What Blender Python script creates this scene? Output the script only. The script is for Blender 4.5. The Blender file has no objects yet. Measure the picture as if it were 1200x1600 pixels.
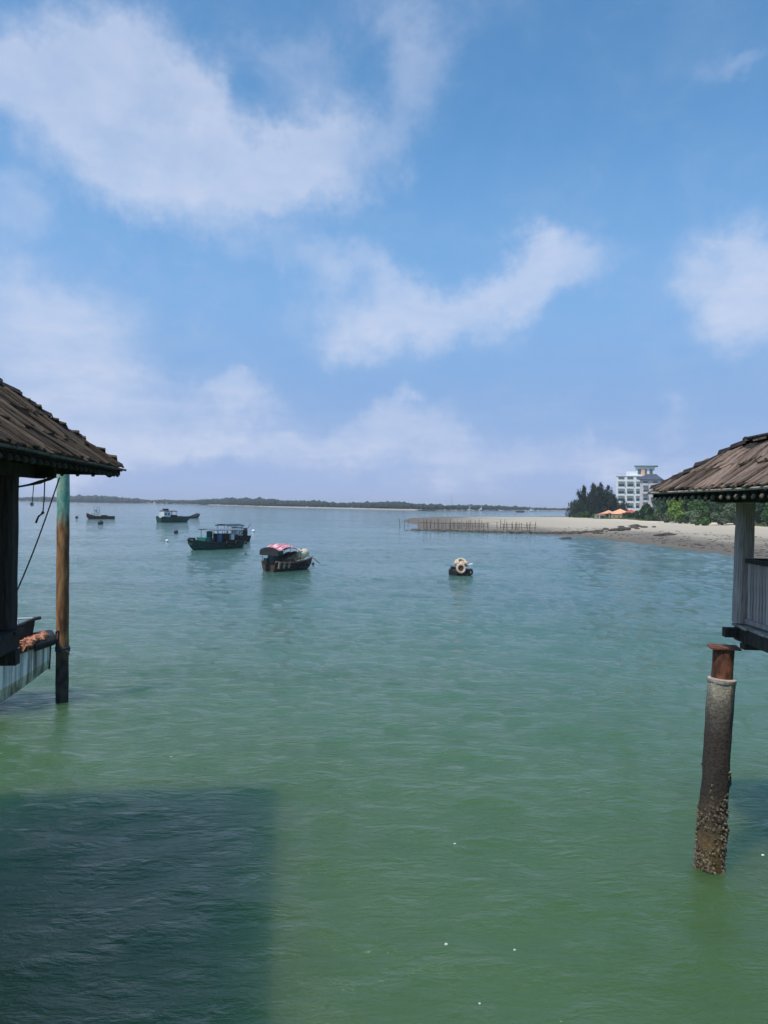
import bpy, bmesh, math, random
import numpy as np
from mathutils import Vector, Matrix, noise as mnoise

random.seed(7)
np.random.seed(7)
S = bpy.context.scene
COL = S.collection
R = math.radians
V = Vector

# ------------------------------------------------------------------ camera
F_PX = 1155.0                       # focal length in pixels of the 1200x1600 photograph
EYE = V((0, 0, 5.0))
PITCH, ROLL = math.atan(11 / F_PX), R(1.0)
FWD = V((0, math.cos(PITCH), -math.sin(PITCH)))
UP0 = V((0, math.sin(PITCH), math.cos(PITCH)))
RIGHT = V((1, 0, 0)) * math.cos(ROLL) + UP0 * math.sin(ROLL)
UP = UP0 * math.cos(ROLL) - V((1, 0, 0)) * math.sin(ROLL)
cam = bpy.data.cameras.new('camera')
cam.sensor_fit = 'VERTICAL'
cam.sensor_height = 36
cam.sensor_width = 36
cam.lens = 36 * F_PX / 1600
cam.clip_start = 0.1
cam.clip_end = 20000
camo = bpy.data.objects.new('camera', cam)
COL.objects.link(camo)
camo.matrix_world = Matrix((
    (RIGHT.x, UP.x, -FWD.x, EYE.x), (RIGHT.y, UP.y, -FWD.y, EYE.y), (RIGHT.z, UP.z, -FWD.z, EYE.z), (0, 0, 0, 1)))
S.camera = camo


def ray(u, v):
    return FWD + RIGHT * ((u - 600) / F_PX) - UP * ((v - 800) / F_PX)


def at(u, v, d):
    return EYE + ray(u, v) * d


def sea_at(u, v, z=0.0):
    r = ray(u, v)
    return EYE + r * ((z - EYE.z) / r.z)


# ------------------------------------------------------------------ sun and sky
SUN_EL, SUN_AZ = R(62), R(223)      # azimuth clockwise from +Y (the view direction)
SUN_DIR = V((math.sin(SUN_AZ) * math.cos(SUN_EL), math.cos(SUN_AZ) * math.cos(SUN_EL), math.sin(SUN_EL)))
sun = bpy.data.lights.new('sun', 'SUN')
sun.energy = 3.3
sun.angle = R(0.53)
sun.color = (1.0, 0.95, 0.87)
suno = bpy.data.objects.new('sun', sun)
COL.objects.link(suno)
suno.rotation_euler = (-SUN_DIR).to_track_quat('-Z', 'Y').to_euler()
suno.location = (0, 0, 60)

S.view_settings.view_transform = 'Standard'
S.view_settings.look = 'None'
S.view_settings.exposure = 0.0
S.view_settings.gamma = 1.0
S.view_settings.use_curve_mapping = False
S.cycles.max_bounces = 5
S.cycles.diffuse_bounces = 2
S.cycles.glossy_bounces = 3
S.cycles.caustics_reflective = False
S.cycles.caustics_refractive = False

world = bpy.data.worlds.new('World')
S.world = world
world.use_nodes = True
wn, wl = world.node_tree.nodes, world.node_tree.links
for n in list(wn):
    wn.remove(n)


def wnode(t, **kw):
    n = wn.new(t)
    for k, v in kw.items():
        setattr(n, k, v)
    return n


def wmath(op, a, b=None, c=None, clamp=False):
    n = wnode('ShaderNodeMath', operation=op, use_clamp=clamp)
    for i, x in enumerate((a, b, c)):
        if x is None:
            continue
        if isinstance(x, (int, float)):
            n.inputs[i].default_value = x
        else:
            wl.new(x, n.inputs[i])
    return n.outputs[0]


def wmix(fac, a, b):
    n = wnode('ShaderNodeMix', data_type='RGBA')
    if isinstance(fac, (int, float)):
        n.inputs[0].default_value = fac
    else:
        wl.new(fac, n.inputs[0])
    for i, x in ((6, a), (7, b)):
        if isinstance(x, tuple):
            n.inputs[i].default_value = (*x, 1)
        else:
            wl.new(x, n.inputs[i])
    return n.outputs[2]


sky = wnode('ShaderNodeTexSky', sky_type='NISHITA')
sky.sun_disc = False
sky.sun_elevation = SUN_EL
sky.sun_rotation = SUN_AZ
sky.altitude = 0
sky.air_density = 1.0
sky.dust_density = 0.6
sky.ozone_density = 2.5
tc = wnode('ShaderNodeTexCoord')
DIRV = tc.outputs['Generated']
sep = wnode('ShaderNodeSeparateXYZ')
wl.new(DIRV, sep.inputs[0])
zup = wmath('MAXIMUM', sep.outputs[2], 0.0)
# cloud-layer coordinates: the direction met with a flat layer overhead
inv = wmath('DIVIDE', 1.0, wmath('ADD', zup, 0.16))
lay = wnode('ShaderNodeCombineXYZ')
wl.new(wmath('MULTIPLY', sep.outputs[0], inv), lay.inputs[0])
wl.new(wmath('MULTIPLY', sep.outputs[1], inv), lay.inputs[1])


def wnoise(vec, scale, detail, rough, distort=0.0):
    n = wnode('ShaderNodeTexNoise')
    n.inputs['Scale'].default_value = scale
    n.inputs['Detail'].default_value = detail
    n.inputs['Roughness'].default_value = rough
    n.inputs['Distortion'].default_value = distort
    wl.new(vec, n.inputs['Vector'])
    return n


warp = wnoise(DIRV, 5.0, 6, 0.62)
wsub = wnode('ShaderNodeVectorMath', operation='SUBTRACT')
wl.new(warp.outputs['Color'], wsub.inputs[0])
wsub.inputs[1].default_value = (0.5, 0.5, 0.5)
wsc = wnode('ShaderNodeVectorMath', operation='SCALE')
wl.new(wsub.outputs[0], wsc.inputs[0])
wsc.inputs['Scale'].default_value = 0.27
wadd = wnode('ShaderNodeVectorMath', operation='ADD')
wl.new(DIRV, wadd.inputs[0])
wl.new(wsc.outputs[0], wadd.inputs[1])
WDIR = wadd.outputs[0]

# every cloud: direction of its middle, half sizes (rad), tilt (deg), weight
CLOUDS = []


def cloud_px(u, v, hw, hh, tilt, amp):
    CLOUDS.append((ray(u, v).normalized(), hw / F_PX, hh / F_PX, tilt, amp))


cloud_px(110, 130, 240, 120, 4, .95)
cloud_px(250, 225, 320, 135, 6, 1.0)
cloud_px(500, 245, 230, 75, -4, .85)
cloud_px(180, 310, 150, 75, 5, .6)
cloud_px(690, 120, 90, 150, 18, .62)
cloud_px(470, 115, 120, 70, 10, .5)
cloud_px(640, 20, 70, 90, 10, .3)
cloud_px(530, 395, 120, 55, 14, .6)
cloud_px(640, 490, 220, 100, -4, 1.35)
cloud_px(835, 445, 150, 75, 4, 1.1)
cloud_px(1180, 450, 150, 95, 6, 1.15)
cloud_px(60, 530, 290, 135, 6, 1.0)
cloud_px(140, 640, 280, 90, 0, .75)
cloud_px(360, 635, 110, 45, 0, .65)
cloud_px(250, 700, 330, 55, 0, .65)
cloud_px(640, 685, 240, 60, 0, 1.0)
cloud_px(960, 700, 230, 50, 0, .75)
cloud_px(1090, 632, 60, 28, 0, .4)
cloud_px(430, 725, 520, 50, 0, .5)
cloud_px(930, 735, 360, 38, 0, .45)
cloud_px(1185, 70, 80, 28, -22, .42)
cloud_px(0, 350, 70, 50, 0, .5)
rc = random.Random(5)
for k in range(16):                 # the same broken cloud goes on all round
    az = R(48) + k * R(264) / 15 + rc.uniform(-.08, .08)
    el = rc.uniform(.08, .75)
    d = V((math.sin(az) * math.cos(el), math.cos(az) * math.cos(el), math.sin(el)))
    CLOUDS.append((d, rc.uniform(.12, .3), rc.uniform(.06, .12), rc.uniform(-8, 8), rc.uniform(.7, 1)))
dens = None
for d, a, b, tilt, amp in CLOUDS:
    m = wnode('ShaderNodeMapping', vector_type='TEXTURE')
    az = math.atan2(d.x, d.y)
    el = math.asin(max(-1, min(1, d.z)))
    m.inputs['Location'].default_value = d
    rot = (Matrix.Rotation(-az, 3, 'Z') @ Matrix.Rotation(el, 3, 'X') @ Matrix.Rotation(R(tilt), 3, 'Y')).to_euler()
    m.inputs['Rotation'].default_value = rot
    m.inputs['Scale'].default_value = (a, 1.2, b)
    wl.new(WDIR, m.inputs[0])
    ln = wnode('ShaderNodeVectorMath', operation='LENGTH')
    wl.new(m.outputs[0], ln.inputs[0])
    mr = wnode('ShaderNodeMapRange', interpolation_type='SMOOTHERSTEP')
    wl.new(ln.outputs['Value'], mr.inputs[0])
    mr.inputs[1].default_value = 1.15
    mr.inputs[2].default_value = 0.0
    mr.inputs[3].default_value = 0.0
    mr.inputs[4].default_value = amp
    dens = mr.outputs[0] if dens is None else wmath('ADD', dens, mr.outputs[0])
fine = wnoise(lay.outputs[0], 2.6, 9, 0.62, 0.3)
fine2 = wnoise(DIRV, 8.0, 10, 0.66, 0.5)
nz = wmath('ADD', wmath('MULTIPLY', wmath('SUBTRACT', fine.outputs[0], 0.5), 0.9),
           wmath('MULTIPLY', wmath('SUBTRACT', fine2.outputs[0], 0.5), 0.9))
dens = wmath('ADD', wmath('MINIMUM', dens, 1.15), wmath('MULTIPLY', nz, 1.15))
cf = wnode('ShaderNodeMapRange', interpolation_type='SMOOTHSTEP')
wl.new(dens, cf.inputs[0])
cf.inputs[1].default_value = -0.16
cf.inputs[2].default_value = 1.75
cf.inputs[3].default_value = 0.0
cf.inputs[4].default_value = 0.96
# deepen the blue a little, soften the horizon with lavender air
skyc = wnode('ShaderNodeMix', data_type='RGBA', blend_type='MULTIPLY')
skyc.inputs[0].default_value = 1.0
wl.new(sky.outputs[0], skyc.inputs[6])
skyc.inputs[7].default_value = (.86, 1.37, 1.53, 1)
hz = wnode('ShaderNodeMapRange', interpolation_type='SMOOTHSTEP')
wl.new(zup, hz.inputs[0])
hz.inputs[1].default_value = 0.19
hz.inputs[2].default_value = -0.03
hz.inputs[3].default_value = 0.0
hz.inputs[4].default_value = 0.95
hm = wnode('ShaderNodeMapRange', interpolation_type='SMOOTHSTEP')
wl.new(zup, hm.inputs[0])
hm.inputs[1].default_value = 0.50
hm.inputs[2].default_value = 0.12
hm.inputs[3].default_value = 0.0
hm.inputs[4].default_value = 0.95
SKY_STR = 0.12
HORIZON = tuple(c / SKY_STR for c in (0.40, 0.50, 0.78))
CLOUDC = tuple(c / SKY_STR for c in (0.63, 0.70, 0.88))
MIDSKY = tuple(c / SKY_STR for c in (0.245, 0.415, 0.73))
c0 = wmix(hm.outputs[0], skyc.outputs[2], MIDSKY)
c1 = wmix(hz.outputs[0], c0, HORIZON)
thin = wnoise(lay.outputs[0], 1.5, 5, 0.6, 0.4)
tf = wnode('ShaderNodeMapRange', interpolation_type='SMOOTHSTEP')
wl.new(thin.outputs[0], tf.inputs[0])
tf.inputs[1].default_value = 0.34
tf.inputs[2].default_value = 0.62
tf.inputs[3].default_value = 0.74
tf.inputs[4].default_value = 1.0
c2 = wmix(wmath('MULTIPLY', cf.outputs[0], tf.outputs[0]), c1, CLOUDC)
bg = wnode('ShaderNodeBackground')
bg.inputs['Strength'].default_value = SKY_STR
wl.new(c2, bg.inputs[0])
wo = wnode('ShaderNodeOutputWorld')
wl.new(bg.outputs[0], wo.inputs[0])

# ------------------------------------------------------------------ materials


class NT:
    def __init__(self, name):
        self.m = bpy.data.materials.new(name)
        self.m.use_nodes = True
        self.t = self.m.node_tree
        self.b = self.t.nodes['Principled BSDF']
        self.tc = None

    def n(self, t, **kw):
        x = self.t.nodes.new(t)
        for k, v in kw.items():
            setattr(x, k, v)
        return x

    def link(self, a, b):
        self.t.links.new(a, b)

    def coord(self, which='Object', scale=(1, 1, 1)):
        if self.tc is None:
            self.tc = self.n('ShaderNodeTexCoord')
        mp = self.n('ShaderNodeMapping')
        mp.inputs['Scale'].default_value = scale
        self.link(self.tc.outputs[which], mp.inputs[0])
        return mp.outputs[0]

    def pos(self, scale=(1, 1, 1)):
        g = self.n('ShaderNodeNewGeometry')
        mp = self.n('ShaderNodeMapping')
        mp.inputs['Scale'].default_value = scale
        self.link(g.outputs['Position'], mp.inputs[0])
        return mp.outputs[0]

    def noise(self, vec, scale, detail=5, rough=.6, distort=0):
        x = self.n('ShaderNodeTexNoise')
        x.inputs['Scale'].default_value = scale
        x.inputs['Detail'].default_value = detail
        x.inputs['Roughness'].default_value = rough
        x.inputs['Distortion'].default_value = distort
        self.link(vec, x.inputs['Vector'])
        return x.outputs[0]

    def math(self, op, a, b=None, clamp=False):
        x = self.n('ShaderNodeMath', operation=op, use_clamp=clamp)
        for i, y in enumerate((a, b)):
            if y is None:
                continue
            if isinstance(y, (int, float)):
                x.inputs[i].default_value = y
            else:
                self.link(y, x.inputs[i])
        return x.outputs[0]

    def rng(self, x, a, b, c=0.0, d=1.0):
        m = self.n('ShaderNodeMapRange', interpolation_type='SMOOTHSTEP')
        self.link(x, m.inputs[0])
        for i, y in enumerate((a, b, c, d)):
            m.inputs[i + 1].default_value = y
        return m.outputs[0]

    def mix(self, f, a, b, blend='MIX'):
        m = self.n('ShaderNodeMix', data_type='RGBA', blend_type=blend)
        if isinstance(f, (int, float)):
            m.inputs[0].default_value = f
        else:
            self.link(f, m.inputs[0])
        for i, x in ((6, a), (7, b)):
            if isinstance(x, tuple):
                m.inputs[i].default_value = (*x, 1)
            else:
                self.link(x, m.inputs[i])
        return m.outputs[2]

    def ramp(self, x, stops):
        r = self.n('ShaderNodeValToRGB')
        e = r.color_ramp.elements
        while len(e) < len(stops):
            e.new(.5)
        for i, (p, c) in enumerate(stops):
            e[i].position = p
            e[i].color = (*c, 1)
        self.link(x, r.inputs[0])
        return r.outputs[0]

    def rand(self):
        return self.n('ShaderNodeObjectInfo').outputs['Random']

    def vary(self, col, lo=.7, hi=1.3):
        """each object a little lighter or darker"""
        m = self.n('ShaderNodeMapRange')
        self.link(self.rand(), m.inputs[0])
        m.inputs[3].default_value = lo
        m.inputs[4].default_value = hi
        x = self.n('ShaderNodeVectorMath', operation='SCALE')
        self.link(col, x.inputs[0])
        self.link(m.outputs[0], x.inputs['Scale'])
        return x.outputs[0]

    def bump(self, h, strength=.4, dist=.02):
        b = self.n('ShaderNodeBump')
        b.inputs['Strength'].default_value = strength
        b.inputs['Distance'].default_value = dist
        self.link(h, b.inputs['Height'])
        self.link(b.outputs[0], self.b.inputs['Normal'])

    def done(self, col=None, rough=.8, spec=.3, metal=0):
        if col is not None:
            if isinstance(col, tuple):
                self.b.inputs['Base Color'].default_value = (*col, 1)
            else:
                self.link(col, self.b.inputs['Base Color'])
        self.b.inputs['Roughness'].default_value = rough
        self.b.inputs['Specular IOR Level'].default_value = spec
        self.b.inputs['Metallic'].default_value = metal
        return self.m


def pm(name, c1, c2, scale=6, rough=.8, stretch=(1, 1, 1), bump=.3, lo=.85, hi=1.15, spec=.3, dist=.01, contrast=.22, metal=0):
    t = NT(name)
    n = t.noise(t.coord('Object', stretch), scale, 7, .62, .2)
    col = t.vary(t.mix(t.rng(n, .5 - contrast, .5 + contrast), c1, c2), lo, hi)
    t.bump(n, bump, dist)
    return t.done(col, rough, spec, metal)


def shingle_mat(name, c1, c2, c3):
    t = NT(name)
    g = t.noise(t.coord('Object', (9, .9, 1)), 4, 8, .7, .4)
    p = t.noise(t.coord('Object', (1, 1, 1)), 2.2, 5, .6)
    col = t.mix(t.rng(g, .3, .68), c1, c2)
    col = t.mix(t.rng(p, .5, .75), col, c3)
    col = t.vary(col, .5, 1.4)
    t.bump(g, .8, .03)
    return t.done(col, .95, .1)


M = {}
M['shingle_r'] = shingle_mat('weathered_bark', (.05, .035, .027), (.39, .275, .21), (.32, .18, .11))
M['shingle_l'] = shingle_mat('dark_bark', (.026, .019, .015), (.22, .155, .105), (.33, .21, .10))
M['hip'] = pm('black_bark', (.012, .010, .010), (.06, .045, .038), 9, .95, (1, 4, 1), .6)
M['under'] = pm('dark_boards', (.02, .015, .012), (.05, .038, .03), 8, .95)  # dark brown boards under the shingles and at the eave
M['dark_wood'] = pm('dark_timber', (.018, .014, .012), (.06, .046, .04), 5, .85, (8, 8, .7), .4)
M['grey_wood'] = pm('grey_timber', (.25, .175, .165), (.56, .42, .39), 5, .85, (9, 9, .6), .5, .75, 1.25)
M['grey_dark'] = pm('dark_end_grain', (.03, .026, .022), (.085, .072, .058), 9, .85)  # darker version of the rafter ends, for the left eave
M['lath'] = pm('lit_edge_strip', (.20, .165, .13), (.46, .38, .30), 8, .9, (1, 3, 1))  # pale strip colour standing in for sunlit butt ends of the lowest shingles
M['strip_dark'] = pm('dark_edge_strip', (.05, .042, .034), (.17, .145, .11), 8, .9, (1, 3, 1))  # darker version of that added strip, for the left eave
M['plank'] = pm('sunbleached_plank', (.26, .21, .175), (.50, .42, .36), 6, .85, (6, 1, 6), .4, .75, 1.2)
M['endgrain'] = pm('pale_end_grain', (.16, .13, .105), (.36, .31, .26), 9, .8, lo=.6, hi=1.15)
M['rust'] = pm('rusty_steel', (.055, .022, .015), (.26, .10, .055), 9, .85, (1, 1, .5), .4, .9, 1.1, .3, .01, .18)
M['rope'] = pm('dark_rope', (.02, .022, .026), (.07, .075, .085), 30, .9)
M['pale_rope'] = pm('pale_rope', (.2, .2, .19), (.4, .4, .38), 30, .9)
M['rubber'] = pm('black_rubber', (.010, .010, .011), (.03, .03, .032), 10, .7, spec=.35)
M['black_paint'] = pm('worn_black_paint', (.010, .011, .013), (.045, .04, .04), 7, .6, (1, 1, 1), .3)
M['white_paint'] = pm('white_paint', (.62, .62, .60), (.8, .8, .79), 8, .5)
M['foam'] = pm('white_foam', (.7, .7, .68), (.85, .85, .84), 20, .8)
M['net'] = pm('orange_net', (.16, .05, .03), (.62, .28, .17), 14, .95, (1, 1, 1), .8, .9, 1.1, .2, .02, .15)
M['green_paint'] = pm('green_boat_paint', (.006, .024, .02), (.02, .075, .062), 5, .6)
M['bright_green'] = pm('bright_green_paint', (.012, .10, .07), (.03, .20, .14), 5, .5)
M['hull_dark'] = pm('tarred_hull', (.010, .010, .010), (.04, .035, .032), 5, .7)
M['hull_brown'] = pm('brown_wood_hull', (.022, .016, .013), (.13, .085, .055), 4, .8, (1, 1, 3), lo=.9, hi=1.1)
M['tan'] = pm('bare_wood', (.22, .13, .09), (.46, .31, .22), 6, .8, (1, 4, 4))
M['cream'] = pm('cream_tarpaulin', (.55, .47, .28), (.80, .73, .52), 5, .7)
M['grey_tarp'] = pm('grey_tarpaulin', (.10, .11, .13), (.22, .24, .27), 5, .7)
M['blue_tarp'] = pm('dark_blue_tarpaulin', (.02, .03, .05), (.06, .08, .12), 5, .7)
M['blue'] = pm('blue_barrel', (.03, .09, .22), (.06, .16, .32), 5, .5)
M['teal'] = pm('teal_sheet', (.08, .28, .28), (.16, .42, .40), 5, .7)
M['maroon'] = pm('maroon_hull', (.035, .012, .012), (.09, .03, .03), 5, .7)
M['buoy'] = pm('dark_buoy', (.012, .016, .02), (.04, .05, .06), 8, .6)
M['ring'] = pm('faded_orange_ring', (.66, .38, .24), (.86, .66, .50), 8, .7)
M['brown'] = pm('brown_crate', (.07, .035, .02), (.17, .08, .04), 8, .8)
M['stake'] = pm('weathered_stake', (.06, .045, .035), (.20, .155, .12), 6, .9, lo=.55, hi=1.4)
M['rock'] = pm('dark_rock', (.03, .026, .022), (.14, .115, .09), 5, .95, (1, 1, 1), .7)
M['trunk'] = pm('bark', (.04, .028, .02), (.11, .08, .06), 7, .9)
M['wall'] = pm('white_plaster', (.74, .735, .72), (.86, .855, .84), 1.5, .85, lo=.97, hi=1.03)
M['wall_pink'] = pm('pale_plaster', (.54, .49, .49), (.70, .65, .65), 1.2, .85, lo=.97, hi=1.03)
M['slate'] = pm('blue_grey_tiles', (.04, .05, .075), (.09, .105, .14), 3, .8)
M['copper'] = pm('green_flat_roof', (.12, .22, .20), (.2, .32, .29), 3, .8)
M['frame'] = pm('window_frame', (.3, .32, .32), (.45, .47, .47), 3, .6)
M['orange'] = pm('orange_canvas', (.74, .32, .17), (.86, .46, .27), 3, .8, lo=.9, hi=1.1)
M['red'] = pm('red_canvas', (.50, .07, .05), (.66, .13, .09), 3, .8)
M['yellow'] = pm('ochre_wall', (.50, .30, .12), (.66, .42, .2), 3, .8)
M['terracotta'] = pm('terracotta_roof', (.30, .12, .08), (.42, .2, .13), 4, .85)
M['far_wall'] = pm('far_pale_wall', (.55, .57, .58), (.7, .72, .72), 3, .8)


def glass_mat():
    t = NT('window_glass')
    return t.done((.10, .125, .14), .12, .5)


M['glass'] = glass_mat()


def striped():
    t = NT('faded_red_canopy')
    n = t.noise(t.coord('Object', (.8, 2.2, 1)), 1.5, 5, .6, .8)
    n2 = t.noise(t.coord('Object', (2.5, .7, 1)), 1.8, 4, .6)
    col = t.mix(t.rng(n, .44, .56), (.46, .07, .10), (.74, .56, .58))
    col = t.mix(t.rng(n2, .56, .68, 0, .8), col, (.52, .30, .36))
    return t.done(col, .85, .2)


M['stripe'] = striped()


def foliage(name, dark, mid, light):
    t = NT(name)
    n = t.noise(t.pos(), .9, 5, .65)
    n2 = t.noise(t.pos(), 6.0, 3, .6)
    f = t.math('ADD', t.math('MULTIPLY', n, .65), t.math('MULTIPLY', n2, .35))
    col = t.ramp(f, [(.34, dark), (.5, mid), (.66, light)])
    col = t.vary(col, .8, 1.2)
    return t.done(col, .75, .2)


M['pine'] = foliage('casuarina_needles', (.012, .028, .013), (.024, .048, .022), (.046, .08, .036))
M['leaf'] = foliage('bush_leaves', (.025, .065, .012), (.06, .13, .025), (.15, .24, .05))
M['leaf_d'] = foliage('dark_leaves', (.018, .046, .016), (.038, .082, .026), (.075, .14, .04))
M['leaf_y'] = foliage('yellow_green_leaves', (.08, .15, .02), (.16, .26, .035), (.30, .40, .07))
M['leaf_g'] = foliage('grey_green_leaves', (.06, .09, .045), (.12, .16, .08), (.21, .24, .13))
M['palm'] = foliage('palm_fronds', (.02, .05, .015), (.04, .09, .02), (.08, .14, .035))
M['far_wood'] = foliage('far_wood_leaves', (.016, .032, .026), (.026, .046, .034), (.042, .064, .042))
M['grass'] = foliage('beach_grass', (.07, .10, .03), (.13, .16, .05), (.22, .24, .09))


def pile_mat():
    t = NT('tidal_concrete')
    z = t.n('ShaderNodeSeparateXYZ')
    t.link(t.pos(), z.inputs[0])
    n = t.noise(t.pos((1, 1, .5)), 4, 7, .65)
    f = t.noise(t.pos(), 26, 6, .7)
    h = t.math('ADD', z.outputs[2], t.math('MULTIPLY', t.math('SUBTRACT', n, .5), .55))
    h = t.rng(h, -.2, 2.75)
    col = t.ramp(h, [(0, (.09, .065, .025)), (.09, (.16, .105, .05)), (.2, (.095, .075, .05)), (.42, (.050, .040, .034)),
                     (.80, (.066, .052, .046)), (.885, (.105, .09, .08)), (.955, (.20, .18, .15)), (.995, (.42, .38, .30))])
    sp = t.mix(t.rng(f, .3, .7), (.6, .57, .55), (1.35, 1.32, 1.25))
    col = t.mix(1.0, col, sp, 'MULTIPLY')
    t.bump(f, .8, .03)
    return t.done(col, .9, .2)


M['pile'] = pile_mat()
M['oyster'] = pm('oyster_shell', (.03, .022, .016), (.26, .195, .13), 22, .9, contrast=.15, bump=.6)


def post_mat():
    """steel mooring pile: green paint at the top worn to rust, black by the water"""
    t = NT('painted_rusty_pile')
    z = t.n('ShaderNodeSeparateXYZ')
    t.link(t.pos(), z.inputs[0])
    n = t.noise(t.pos((1, 1, .22)), 5, 7, .7, .3)
    n2 = t.noise(t.pos((1, 1, .5)), 9, 6, .65)
    h = t.math('ADD', z.outputs[2], t.math('MULTIPLY', t.math('SUBTRACT', n, .5), 1.7))
    green = t.mix(t.rng(n2, .35, .65), (.10, .30, .23), (.34, .44, .33))
    rust = t.mix(t.rng(n, .35, .66), (.10, .035, .014), (.40, .19, .075))
    black = t.mix(t.rng(n2, .35, .65), (.014, .012, .011), (.06, .045, .035))
    col = t.mix(t.rng(h, 4.3, 4.7), rust, green)
    col = t.mix(t.rng(h, 1.9, .9), col, black)
    t.bump(n2, .4, .02)
    return t.done(col, .7, .3)


M['mooring'] = post_mat()


def bighull_mat():
    t = NT('stained_white_planks')
    n = t.noise(t.coord('Object', (7, 1, .35)), 1.6, 6, .6, .1)
    n2 = t.noise(t.coord('Object', (11, 1, .25)), 1.3, 5, .6)
    f = t.noise(t.coord('Object'), 7, 6, .6)
    col = t.mix(t.rng(n, .31, .47), (.32, .34, .24), (.88, .84, .80))
    x = t.n('ShaderNodeSeparateXYZ')
    t.link(t.tc.outputs['Object'], x.inputs[0])
    bow = t.rng(x.outputs[0], -1.7, -.35)
    rust = t.math('MULTIPLY', t.math('MULTIPLY', t.rng(n2, .40, .60), bow), .75)
    col = t.mix(rust, col, (.12, .058, .035))
    col = t.mix(t.math('MULTIPLY', t.rng(n2, .58, .68), .8), col, (.09, .06, .035))
    col = t.mix(t.rng(f, .5, .8, 0, .35), col, (.18, .16, .11))
    t.bump(f, .25, .01)
    return t.done(col, .6, .3)


M['bighull'] = bighull_mat()


def sand_mat():
    t = NT('beach_sand')
    p = t.pos()
    s = t.n('ShaderNodeSeparateXYZ')
    t.link(p, s.inputs[0])
    n = t.noise(t.pos((1, .35, 1)), .09, 6, .65, .5)
    n2 = t.noise(t.pos((1, .5, 1)), .5, 6, .65)
    h = t.math('ADD', s.outputs[2], t.math('MULTIPLY', t.math('SUBTRACT', n, .5), .9))
    h = t.math('ADD', h, t.math('MULTIPLY', t.math('SUBTRACT', n2, .5), .35))
    col = t.ramp(t.rng(h, -.1, 3.4), [(0, (.15, .12, .09)), (.035, (.20, .165, .125)), (.10, (.44, .365, .27)), (.40, (.57, .475, .35)),
                                      (.50, (.78, .67, .52)), (.66, (.90, .80, .66))])
    d = t.rng(n2, .62, .72, 0, .7)
    low = t.rng(s.outputs[2], 1.2, .3)
    col = t.mix(t.math('MULTIPLY', d, low), col, (.085, .07, .05))
    at_ = t.n('ShaderNodeAttribute', attribute_name='veg')
    veg = t.rng(t.math('ADD', at_.outputs['Fac'], t.math('MULTIPLY', t.math('SUBTRACT', n2, .5), .7)), .4, .6)
    col = t.mix(veg, col, t.mix(t.rng(n2, .3, .7), (.10, .13, .045), (.24, .24, .11)))
    t.bump(n2, .5, .15)
    return t.done(col, .9, .2)


M['sand'] = sand_mat()


def sea_mat():
    t = NT('turbid_sea_water')
    g = t.n('ShaderNodeNewGeometry')
    ln = t.n('ShaderNodeVectorMath', operation='LENGTH')
    t.link(g.outputs['Position'], ln.inputs[0])
    big = t.noise(t.pos((.6, 1, 1)), .05, 4, .55)
    near = t.mix(t.rng(big, .3, .7), (.056, .114, .040), (.076, .148, .056))
    far = t.mix(t.rng(big, .3, .7), (.056, .130, .098), (.072, .165, .128))
    sx = t.n('ShaderNodeSeparateXYZ')
    t.link(g.outputs['Position'], sx.inputs[0])
    col = t.mix(t.rng(t.math('ADD', sx.outputs[1], t.math('MULTIPLY', t.math('SUBTRACT', big, .5), 26)), 7, 46), near, far)   # base colour greener by the pier, bluer with distance
    w1 = t.noise(t.pos((.55, 1.25, 1)), 1.15, 5, .55, .25)
    w2 = t.noise(t.pos((.7, 1.5, 1)), 4.2, 6, .6, .3)
    w3 = t.noise(t.pos((.35, .8, 1)), .12, 3, .5, .4)
    gust = t.rng(w3, .36, .64, .62, 1.3)
    h = t.math('MULTIPLY', gust, t.math('ADD', t.math('MULTIPLY', w1, 1.0), t.math('MULTIPLY', w2, .5)))
    b = t.n('ShaderNodeBump')
    b.inputs['Distance'].default_value = .2
    b.inputs['Strength'].default_value = .72
    t.link(h, b.inputs['Height'])
    t.link(b.outputs[0], t.b.inputs['Normal'])
    t.b.inputs['IOR'].default_value = 1.40
    t.b.subsurface_method = 'BURLEY'
    t.b.inputs['Subsurface Weight'].default_value = 1.0
    t.b.inputs['Subsurface Radius'].default_value = (.45, 1.0, .8)
    t.b.inputs['Subsurface Scale'].default_value = 2.8
    m = t.done(col, .07, .5)
    return m


M['sea'] = sea_mat()

# ------------------------------------------------------------------ mesh helpers


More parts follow.
